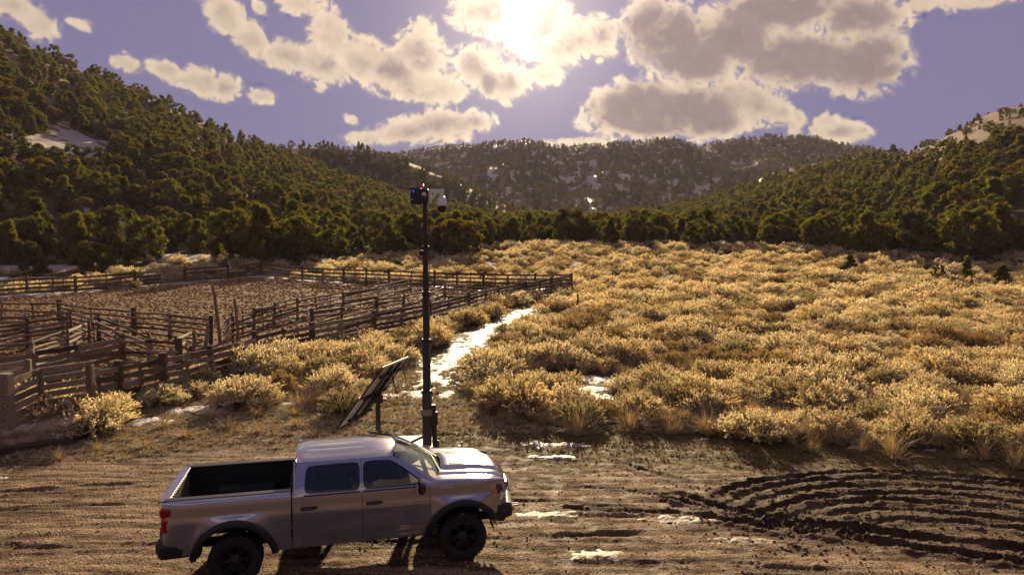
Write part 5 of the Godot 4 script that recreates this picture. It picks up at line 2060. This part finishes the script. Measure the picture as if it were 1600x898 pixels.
	hi.lathe(Transform3D(Basis.IDENTITY, Vector3(-3.18, 0.68, 0)), [[0.015, -0.03], [0.028, 0.0], [0.018, 0.024], [0.0, 0.03]], 12)
	part(T, "tow_hitch", hi.mesh(), black)
	# bed floor and front wall, underbody
	var bf := MB.new()
	bf.bx(Vector3(-1.955, 0.86, 0), Vector3(1.93, 0.04, 1.60))
	bf.bx(Vector3(-1.01, 1.16, 0), Vector3(0.04, 0.60, 1.60))
	part(T, "bed_floor", bf.mesh(), liner)
	var ub := MB.new()
	for z in [-0.42, 0.42]:
		ub.bx(Vector3(-0.1, 0.56, z), Vector3(5.3, 0.13, 0.09))
	ub.bx(Vector3(0.18, 0.62, 0), Vector3(2.25, 0.10, 1.84))
	ub.bx(Vector3(-0.6, 0.50, -0.45), Vector3(1.2, 0.16, 0.35), 0.04)
	ub.bx(Vector3(1.9, 0.66, 0), Vector3(0.8, 0.3, 0.6), 0.05)
	ub.bar(Vector3(-AXLE, 0.42, -0.75), Vector3(-AXLE, 0.42, 0.75), 0.11, 0.11)
	ub.bar(Vector3(AXLE, 0.42, -0.75), Vector3(AXLE, 0.42, 0.75), 0.08, 0.08)
	ub.bx(Vector3(-AXLE, 0.42, 0.1), Vector3(0.3, 0.26, 0.28), 0.1)
	part(T, "chassis", ub.mesh(), liner)
	# cabin
	var seat := mat("seat", 0.03, 0.028, 0.027, 0.8)
	for q in [[0.20, 0.40], [0.20, -0.40], [-0.62, 0.40], [-0.62, -0.40]]:
		var mb := MB.new()
		mb.bx(Vector3(q[0] + 0.15, 0.98, q[1]), Vector3(0.52, 0.16, 0.52), 0.05)
		mb.box(Transform3D(Basis(Vector3.BACK, 0.22), Vector3(q[0] - 0.13, 1.28, q[1])), Vector3(0.15, 0.62, 0.50), 0.05)
		mb.box(Transform3D(Basis(Vector3.BACK, 0.15), Vector3(q[0] - 0.21, 1.66, q[1])), Vector3(0.09, 0.18, 0.26), 0.04)
		part(T, "seat", mb.mesh(), seat)
	var ds := MB.new()
	ds.bx(Vector3(1.18, 1.22, 0), Vector3(0.52, 0.34, 1.70), 0.08)
	ds.bx(Vector3(1.42, 1.36, 0), Vector3(0.34, 0.06, 1.50), 0.02)
	part(T, "dashboard", ds.mesh(), mat("dash", 0.05, 0.048, 0.045, 0.7))
	var sw := MB.new()
	var ring := []
	var rad := []
	for k in 21:
		var a := TAU * k / 20.0
		ring.append(Vector3(0.86 - 0.06 * sin(a), 1.30 + 0.175 * sin(a), -0.40 + 0.185 * cos(a)))
		rad.append(0.016)
	sw.tube(ring, rad, 6)
	part(T, "steering_wheel", sw.mesh(), black)
	print("truck ", Time.get_ticks_msec())

func windscreen(u: float, t: float) -> Vector3:
	var x := lerpf(1.60 - 0.19 * u * u, 0.80 - 0.085 * u * u, t)
	var y := lerpf(1.475 - 0.02 * u * u, 1.912 - 0.062 * pow(absf(u), 2.6), t) + 0.02 * sin(PI * clampf(t, 0.0, 1.0))
	return Vector3(x, y, u * lerpf(0.83, 0.66, t))

func hood_y(x: float, u: float, t: float) -> float:
	var edge := fender_top(x) + 0.014
	var y := edge + 0.045 * (1.0 - pow(absf(u), 2.2))
	y += 0.042 * (1.0 - smoothstep(0.44, 0.54, absf(u))) * smoothstep(-0.1, 0.1, t) * (1.0 - 0.35 * t)
	y -= 0.022 * exp(-pow((absf(u) - 0.80) / 0.05, 2.0))
	y -= 0.13 * pow(clampf((t - 0.84) / 0.16, 0.0, 1.0), 2.2)
	return y

# ------------------------------------------------------------------ the camera trailer: deck, mast, camera head, solar panels
func build_trailer() -> void:
	var base := Vector3(-3.1, gh(-3.1, 15.95), -15.95)
	var t := thing("camera_trailer", "surveillance trailer with a tall dark camera mast and tilted solar panels behind the truck", "trailer", base)
	var dark := mat("mast_dark", 0.035, 0.033, 0.042, 0.45, 0.3)
	var black := mat("trim_black", 0.008, 0.008, 0.009, 0.55)
	var white := mat("trailer_white", 0.62, 0.58, 0.56, 0.35)
	var steel := mat("steel", 0.45, 0.44, 0.43, 0.35, 0.9)
	var yaw := Basis(Vector3.UP, 0.06)
	# body
	var b := MB.new()
	b.box(Transform3D(yaw, Vector3(0.0, 0.56, 0.0)), Vector3(2.6, 0.36, 1.16), 0.03)
	part(t, "equipment_box", b.mesh(), white)
	var lid := MB.new()
	lid.box(Transform3D(yaw * Basis(Vector3.RIGHT, 0.02), Vector3(0.42, 0.765, 0.02)), Vector3(1.60, 0.035, 1.22), 0.01)
	part(t, "lid", lid.mesh(), white)
	var fr := MB.new()
	fr.box(Transform3D(yaw, Vector3(0.0, 0.36, 0)), Vector3(2.7, 0.08, 1.20), 0.01)
	fr.bar(yaw * Vector3(1.3, 0.33, -0.35), yaw * Vector3(2.0, 0.33, -0.02), 0.08, 0.08)
	fr.bar(yaw * Vector3(1.3, 0.33, 0.35), yaw * Vector3(2.0, 0.33, 0.02), 0.08, 0.08)
	fr.bar(yaw * Vector3(1.95, 0.33, 0), yaw * Vector3(2.25, 0.33, 0), 0.09, 0.08)
	part(t, "frame", fr.mesh(), black)
	# tongue jack
	var j := MB.new()
	var jp := yaw * Vector3(1.86, 0, 0.06)
	j.tube([jp + Vector3(0, 0.05, 0), jp + Vector3(0, 0.72, 0)], [0.03, 0.03], 10)
	j.tube([jp + Vector3(0, 0.0, 0), jp + Vector3(0, 0.04, 0)], [0.09, 0.09], 10)
	j.bar(jp + Vector3(0, 0.70, 0), jp + Vector3(0.06, 0.72, 0.05), 0.025, 0.025)
	j.bar(jp + Vector3(0.06, 0.68, 0.05), jp + Vector3(0.06, 0.82, 0.05), 0.03, 0.03)
	part(t, "tongue_jack", j.mesh(), black)
	# wheels
	for s in [-1.0, 1.0]:
		var w := Node3D.new()
		w.name = "wheel"
		t.add_child(w, true)
		w.position = yaw * Vector3(0.1, 0.33, 0.72 * s)
		var rot := Transform3D(Basis(Vector3.RIGHT, PI * 0.5 * s), Vector3.ZERO)
		var mb := MB.new()
		mb.lathe(rot, [[0.20, -0.09], [0.29, -0.10], [0.325, -0.08], [0.33, 0.0], [0.325, 0.08], [0.29, 0.10], [0.20, 0.08]], 32)
		part(w, "tyre", mb.mesh(), mat("rubber", 0.009, 0.009, 0.009, 0.85))
		var rm := MB.new()
		rm.lathe(rot, [[0.0, -0.05], [0.2, -0.05], [0.205, 0.085], [0.17, 0.03], [0.06, 0.05], [0.0, 0.05]], 24)
		part(w, "rim", rm.mesh(), steel)
		var fd := MB.new()
		var rows := []
		for k in 13:
			var a := PI * k / 12.0
			rows.append(PackedVector3Array([yaw * Vector3(0.1 + cos(a) * 0.40, 0.34 + sin(a) * 0.40, 0.60 * s), yaw * Vector3(0.1 + cos(a) * 0.40, 0.34 + sin(a) * 0.40, 0.84 * s)]))
		fd.grid(rows, false, s > 0.0)
		part(t, "mudguard", fd.mesh(), black)
	# stabiliser legs
	for q in [[-1.3, 0.6], [-1.3, -0.6], [1.32, 0.6], [1.32, -0.6]]:
		var mb := MB.new()
		var p := yaw * Vector3(q[0], 0, q[1])
		mb.bar(p + Vector3(0, 0.02, 0), p + Vector3(0, 0.66, 0), 0.06, 0.06, 0.008)
		mb.bx(p + Vector3(0, 0.02, 0), Vector3(0.2, 0.02, 0.2))
		part(t, "stabiliser", mb.mesh(), black)
	# mast: telescoping square sections with collars
	var mp := Vector3(-1.985, 0, -15.92) - Vector3(base.x, 0, base.z)
	var sec := [[0.50, 2.05, 0.200], [2.05, 3.25, 0.165], [3.25, 4.35, 0.140], [4.35, 5.40, 0.118], [5.40, 6.44, 0.096]]
	for k in sec.size():
		var mb := MB.new()
		var s: Array = sec[k]
		mb.bar(mp + Vector3(0, s[0] - 0.05, 0), mp + Vector3(0, s[1], 0), s[2], s[2], 0.012)
		var m := part(t, "mast_section", mb.mesh(), dark)
		var cl := MB.new()
		cl.bx(mp + Vector3(0, s[1] - 0.02, 0), Vector3(s[2] + 0.035, 0.07, s[2] + 0.035), 0.008)
		if k == 3:
			cl.bx(mp + Vector3(-0.10, s[1] - 0.15, 0), Vector3(0.09, 0.12, 0.10), 0.02)
		if k == 1 or k == 2:
			cl.bx(mp + Vector3(0.09, s[1] - 0.02, 0.03), Vector3(0.05, 0.05, 0.05), 0.01)
		part(m, "collar", cl.mesh(), black)
	var wn := MB.new()
	wn.bar(mp + Vector3(0.19, 0.5, 0.02), mp + Vector3(0.15, 1.72, 0.02), 0.10, 0.11, 0.01)
	wn.bx(mp + Vector3(0.17, 1.40, 0.02), Vector3(0.16, 0.32, 0.16), 0.02)
	wn.tube([mp + Vector3(0.14, 1.78, 0.08), mp + Vector3(0.16, 1.95, 0.08), mp + Vector3(0.13, 2.05, 0.10)], [0.008, 0.008, 0.008], 6)
	part(t, "winch_post", wn.mesh(), black)
	var cb := MB.new()
	var cp := []
	var cr := []
	for k in 60:
		var a := k * 0.55
		cp.append(mp + Vector3(cos(a) * 0.02 + 0.12 - 0.0009 * k, 1.0 + k * 0.088, sin(a) * 0.02 + 0.11 - 0.0008 * k))
		cr.append(0.009)
	cb.tube(cp, cr, 5)
	part(t, "cable", cb.mesh(), black)
	var st := MB.new()
	st.bx(mp + Vector3(0, 1.55, 0), Vector3(0.26, 0.14, 0.26), 0.015)
	part(t, "mast_strap", st.mesh(), mat("strap", 0.20, 0.185, 0.165, 0.7))
	var br := MB.new()
	br.bar(mp + Vector3(-0.05, 0.98, 0.0), mp + Vector3(-0.5, 0.76, 0.0), 0.05, 0.05)
	part(t, "mast_brace", br.mesh(), black)
	# camera head
	var hp := mp + Vector3(0, 6.44, 0)
	var hb := MB.new()
	hb.bx(hp + Vector3(-0.20, 0.10, 0.0), Vector3(0.24, 0.38, 0.20), 0.015)
	hb.bx(hp + Vector3(0.0, 0.10, 0.02), Vector3(0.17, 0.32, 0.24), 0.015)
	var box := part(t, "control_box", hb.mesh(), mat("box_black", 0.02, 0.02, 0.024, 0.5))
	var lb := MB.new()
	lb.bx(hp + Vector3(-0.29, 0.225, 0.103), Vector3(0.055, 0.014, 0.004))
	lb.bx(hp + Vector3(-0.29, 0.02, 0.103), Vector3(0.055, 0.014, 0.004))
	part(box, "label_strip", lb.mesh(), mat("label_grey", 0.45, 0.42, 0.36, 0.6))
	var led := MB.new()
	led.bx(hp + Vector3(-0.245, 0.205, 0.104), Vector3(0.018, 0.05, 0.006))
	var blue := mat("led_blue", 0.05, 0.05, 0.6, 0.3)
	blue.emission_enabled = true
	blue.emission = Color(0.25, 0.22, 1.0)
	blue.emission_energy_multiplier = 0.6
	part(box, "status_led_light", led.mesh(), blue)
	var sb := MB.new()
	sb.lathe(Transform3D(Basis.IDENTITY, hp + Vector3(-0.07, 0.29, 0.0)), [[0.055, 0.0], [0.052, 0.045], [0.035, 0.065], [0.0, 0.07]], 16)
	part(t, "beacon_light", sb.mesh(), mat("beacon_red", 0.7, 0.10, 0.03, 0.15))
	var ey := MB.new()
	var fwd := Transform3D(Basis(Vector3.RIGHT, PI * 0.5), hp + Vector3(-0.005, 0.13, 0.14))
	ey.lathe(fwd, [[0.052, -0.02], [0.052, 0.02], [0.042, 0.04], [0.0, 0.052]], 20)
	var eye := part(t, "small_camera", ey.mesh(), mat("cam_white", 0.72, 0.70, 0.68, 0.3))
	var le := MB.new()
	le.lathe(Transform3D(Basis(Vector3.RIGHT, PI * 0.5), hp + Vector3(-0.005, 0.105, 0.18)), [[0.022, -0.02], [0.022, 0.012], [0.0, 0.02]], 14)
	part(eye, "lens", le.mesh(), black)
	# white arm with the dome camera
	var ar := MB.new()
	ar.bx(hp + Vector3(0.115, 0.10, 0.02), Vector3(0.05, 0.30, 0.12), 0.01)
	ar.bx(hp + Vector3(0.27, 0.215, 0.02), Vector3(0.31, 0.085, 0.10), 0.012)
	ar.bar(hp + Vector3(0.13, 0.02, 0.02), hp + Vector3(0.28, 0.20, 0.02), 0.08, 0.06, 0.01)
	ar.lathe(Transform3D(Basis.IDENTITY, hp + Vector3(0.385, 0.06, 0.02)), [[0.055, 0.0], [0.05, 0.06], [0.045, 0.14]], 18)
	part(t, "camera_arm", ar.mesh(), mat("cam_white", 0.72, 0.70, 0.68, 0.3))
	var dm := MB.new()
	dm.lathe(Transform3D(Basis.IDENTITY, hp + Vector3(0.385, 0.0, 0.02)), [[0.0, -0.13], [0.125, -0.125], [0.125, -0.10], [0.115, -0.02], [0.095, 0.05], [0.06, 0.09], [0.0, 0.10]], 28)
	var dome := part(t, "dome_camera", dm.mesh(), mat("cam_white", 0.72, 0.70, 0.68, 0.3))
	var dg := MB.new()
	dg.lathe(Transform3D(Basis.IDENTITY, hp + Vector3(0.385, -0.13, 0.02)), [[0.0, -0.145], [0.045, -0.138], [0.08, -0.11], [0.10, -0.06], [0.105, 0.0]], 28)
	part(dome, "dome_glass", dg.mesh(), mat("dome_black", 0.012, 0.012, 0.013, 0.08))
	# solar array: two framed panels one above the other, tilted to the left and away
	var wdir := Vector3(0.266, 0, -0.964)
	var hdir := Vector3(-0.964, 0, -0.266)
	var tilt := deg_to_rad(52.5)
	var sdir := (hdir * cos(tilt) + Vector3(0, -sin(tilt), 0)).normalized()      # down the slope
	var ndir := wdir.cross(sdir).normalized()
	if ndir.y < 0.0:
		ndir = -ndir
	var top := Vector3(-3.0, 2.62, -15.85) - Vector3(base.x, base.y, base.z)
	var cell := mat("solar_cell", 0.012, 0.016, 0.05, 0.12, 0.2)
	var sheet := mat("backsheet", 0.42, 0.40, 0.38, 0.55)
	var alu := mat("alu_frame", 0.05, 0.048, 0.05, 0.4, 0.5)
	var bright := mat("alu_sunlit", 0.62, 0.60, 0.57, 0.35, 0.8)  # sunlight on the panels' top edge, put into a paler frame colour
	for k in 2:
		var o := top + sdir * (0.99 * k) + ndir * (0.03 * (1 - k) * -1.0) + ndir * 0.02
		var L := 0.97
		var W := 1.43
		var pn := Node3D.new()
		pn.name = "solar_panel"
		t.add_child(pn, true)
		var bs := Basis(wdir, ndir, sdir)
		if bs.determinant() < 0.0:
			bs = Basis(-wdir, ndir, sdir)
		var cen := o + wdir * W * 0.5 + sdir * L * 0.5
		var m1 := MB.new()
		m1.box(Transform3D(bs, cen + ndir * 0.012), Vector3(W - 0.02, 0.006, L - 0.02))
		part(pn, "cells", m1.mesh(), cell)
		var m2 := MB.new()
		m2.box(Transform3D(bs, cen + ndir * 0.002), Vector3(W - 0.02, 0.006, L - 0.02))
		part(pn, "backsheet", m2.mesh(), sheet)
		var m3 := MB.new()
		m3.bar(o, o + sdir * L, 0.04, 0.04, 0.004)
		m3.bar(o + wdir * W, o + wdir * W + sdir * L, 0.04, 0.04, 0.004)
		m3.bar(o + sdir * L, o + sdir * L + wdir * W, 0.04, 0.04, 0.004)
		for q in [0.36, 0.66]:
			m3.bar(o + wdir * W * q - ndir * 0.035, o + wdir * W * q + sdir * L - ndir * 0.035, 0.05, 0.05, 0.004)
		part(pn, "panel_frame", m3.mesh(), alu)
		var m4 := MB.new()
		m4.bar(o - wdir * 0.01, o + wdir * (W + 0.01), 0.045, 0.05, 0.004)
		part(pn, "top_frame", m4.mesh(), bright)
	var mid := top + sdir * 0.98 + wdir * 0.72 - ndir * 0.06
	var ms := MB.new()
	for q in [0.15, 0.5, 0.85]:
		ms.bar(top + sdir * 1.96 * q + wdir * 0.12 - ndir * 0.06, top + sdir * 1.96 * q + wdir * 1.32 - ndir * 0.06, 0.05, 0.05)
	ms.bar(mid + sdir * 0.55 - ndir * 0.03, mid - sdir * 0.55 - ndir * 0.03, 0.08, 0.08)
	part(t, "panel_mount", ms.mesh(), black)
	var sp := MB.new()
	sp.tube([Vector3(mid.x + 0.05, 0.3, mid.z), mid + Vector3(0.06, -0.04, 0)], [0.065, 0.06], 12)
	sp.bx(mid + Vector3(0.08, -0.12, 0), Vector3(0.18, 0.22, 0.2), 0.03)
	part(t, "panel_post", sp.mesh(), black)
	var su := MB.new()
	su.bar(top + wdir * 0.65 + sdir * 0.2 - ndir * 0.05, top + wdir * 0.65 + sdir * 0.2 + Vector3(0.10, -0.42, 0.0), 0.025, 0.025)
	su.bar(top + wdir * 1.25 + sdir * 0.15 - ndir * 0.05, top + wdir * 1.25 + sdir * 0.15 + Vector3(0.09, -0.40, 0.0), 0.02, 0.02)
	su.tube([mid + Vector3(0.1, -0.1, 0.0), mid + Vector3(0.4, -0.25, -0.1), mid + Vector3(0.5, -0.1, -0.2), mid + Vector3(0.35, 0.35, -0.3)], [0.012, 0.012, 0.012, 0.012], 5)
	part(t, "strut", su.mesh(), black)
	print("trailer ", Time.get_ticks_msec())

func build_puddles() -> void:
	var wm := mat("wet_mud", 0.15, 0.092, 0.052, 0.68)
	wm.heightmap_enabled = true
	wm.heightmap_texture = noise_tex(0.03, 4, Color.BLACK, Color.WHITE, 91, 256)
	wm.heightmap_scale = 1.2
	wm.uv1_triplanar = true
	wm.uv1_world_triplanar = true
	wm.uv1_scale = Vector3(0.8, 0.8, 0.8)
	for p in [[0.7, 13.75, 0.75, 0.16], [1.5, 11.95, 0.50, 0.22], [3.4, 13.45, 0.7, 0.18], [4.3, 12.5, 0.6, 0.14]]:
		var mb := MB.new()
		var f := func(x: float, d: float) -> float: return 1.0 - Vector2((x - p[0]) / p[2], (d - p[1]) / p[3]).length() + n_fine.get_noise_2d(x * 1.2, d * 2.5) * 0.9 - 0.1
		snow_sheet(mb, p[0] - 1.4, p[0] + 1.4, p[1] - 0.5, p[1] + 0.5, 0.05, 0.012, f)
		smooth_normals(mb)
		struct("puddle", mb.mesh(), wm)

func build_all() -> void:
	build_ground()
	build_snow()
	build_puddles()
	build_fences()
	build_truck()
	build_trailer()
	build_trees()
	build_brush()
	build_grass()

func _ready():
	rng.seed = 20240311
	var cam := Camera3D.new()
	cam.name = "camera"
	cam.position = Vector3(0, 5.7, 0)
	cam.rotation_degrees = Vector3(-4.4, 0, 0)
	cam.fov = 45.0
	cam.near = 0.1
	cam.far = 4000.0
	add_child(cam)
	cam.current = true
	sun_dir = Vector3(sin(deg_to_rad(SUN_AZ)) * cos(deg_to_rad(SUN_EL)), sin(deg_to_rad(SUN_EL)), -cos(deg_to_rad(SUN_AZ)) * cos(deg_to_rad(SUN_EL)))
	var env := Environment.new()
	env.background_mode = Environment.BG_SKY
	env.tonemap_mode = Environment.TONE_MAPPER_LINEAR
	env.tonemap_exposure = EXPO
	env.sdfgi_enabled = true
	env.ssao_enabled = true
	env.ssil_enabled = true
	env.fog_enabled = FOG > 0.0
	env.fog_density = FOG
	env.fog_light_color = Color(0.88, 0.86, 0.95)
	var sky := Sky.new()
	var pan := PanoramaSkyMaterial.new()
	pan.panorama = make_sky()
	sky.sky_material = pan
	env.sky = sky
	var we := WorldEnvironment.new()
	we.name = "environment"
	we.environment = env
	add_child(we)
	var sun := DirectionalLight3D.new()
	sun.name = "sun"
	sun.basis = Basis.looking_at(-sun_dir, Vector3.UP)
	sun.light_color = Color(1.0, 0.895, 0.72)
	sun.light_energy = 1.6
	sun.light_angular_distance = 0.6
	sun.shadow_enabled = true
	add_child(sun)
	print("sky ", Time.get_ticks_msec())
	build_all()
	print("done ", Time.get_ticks_msec())
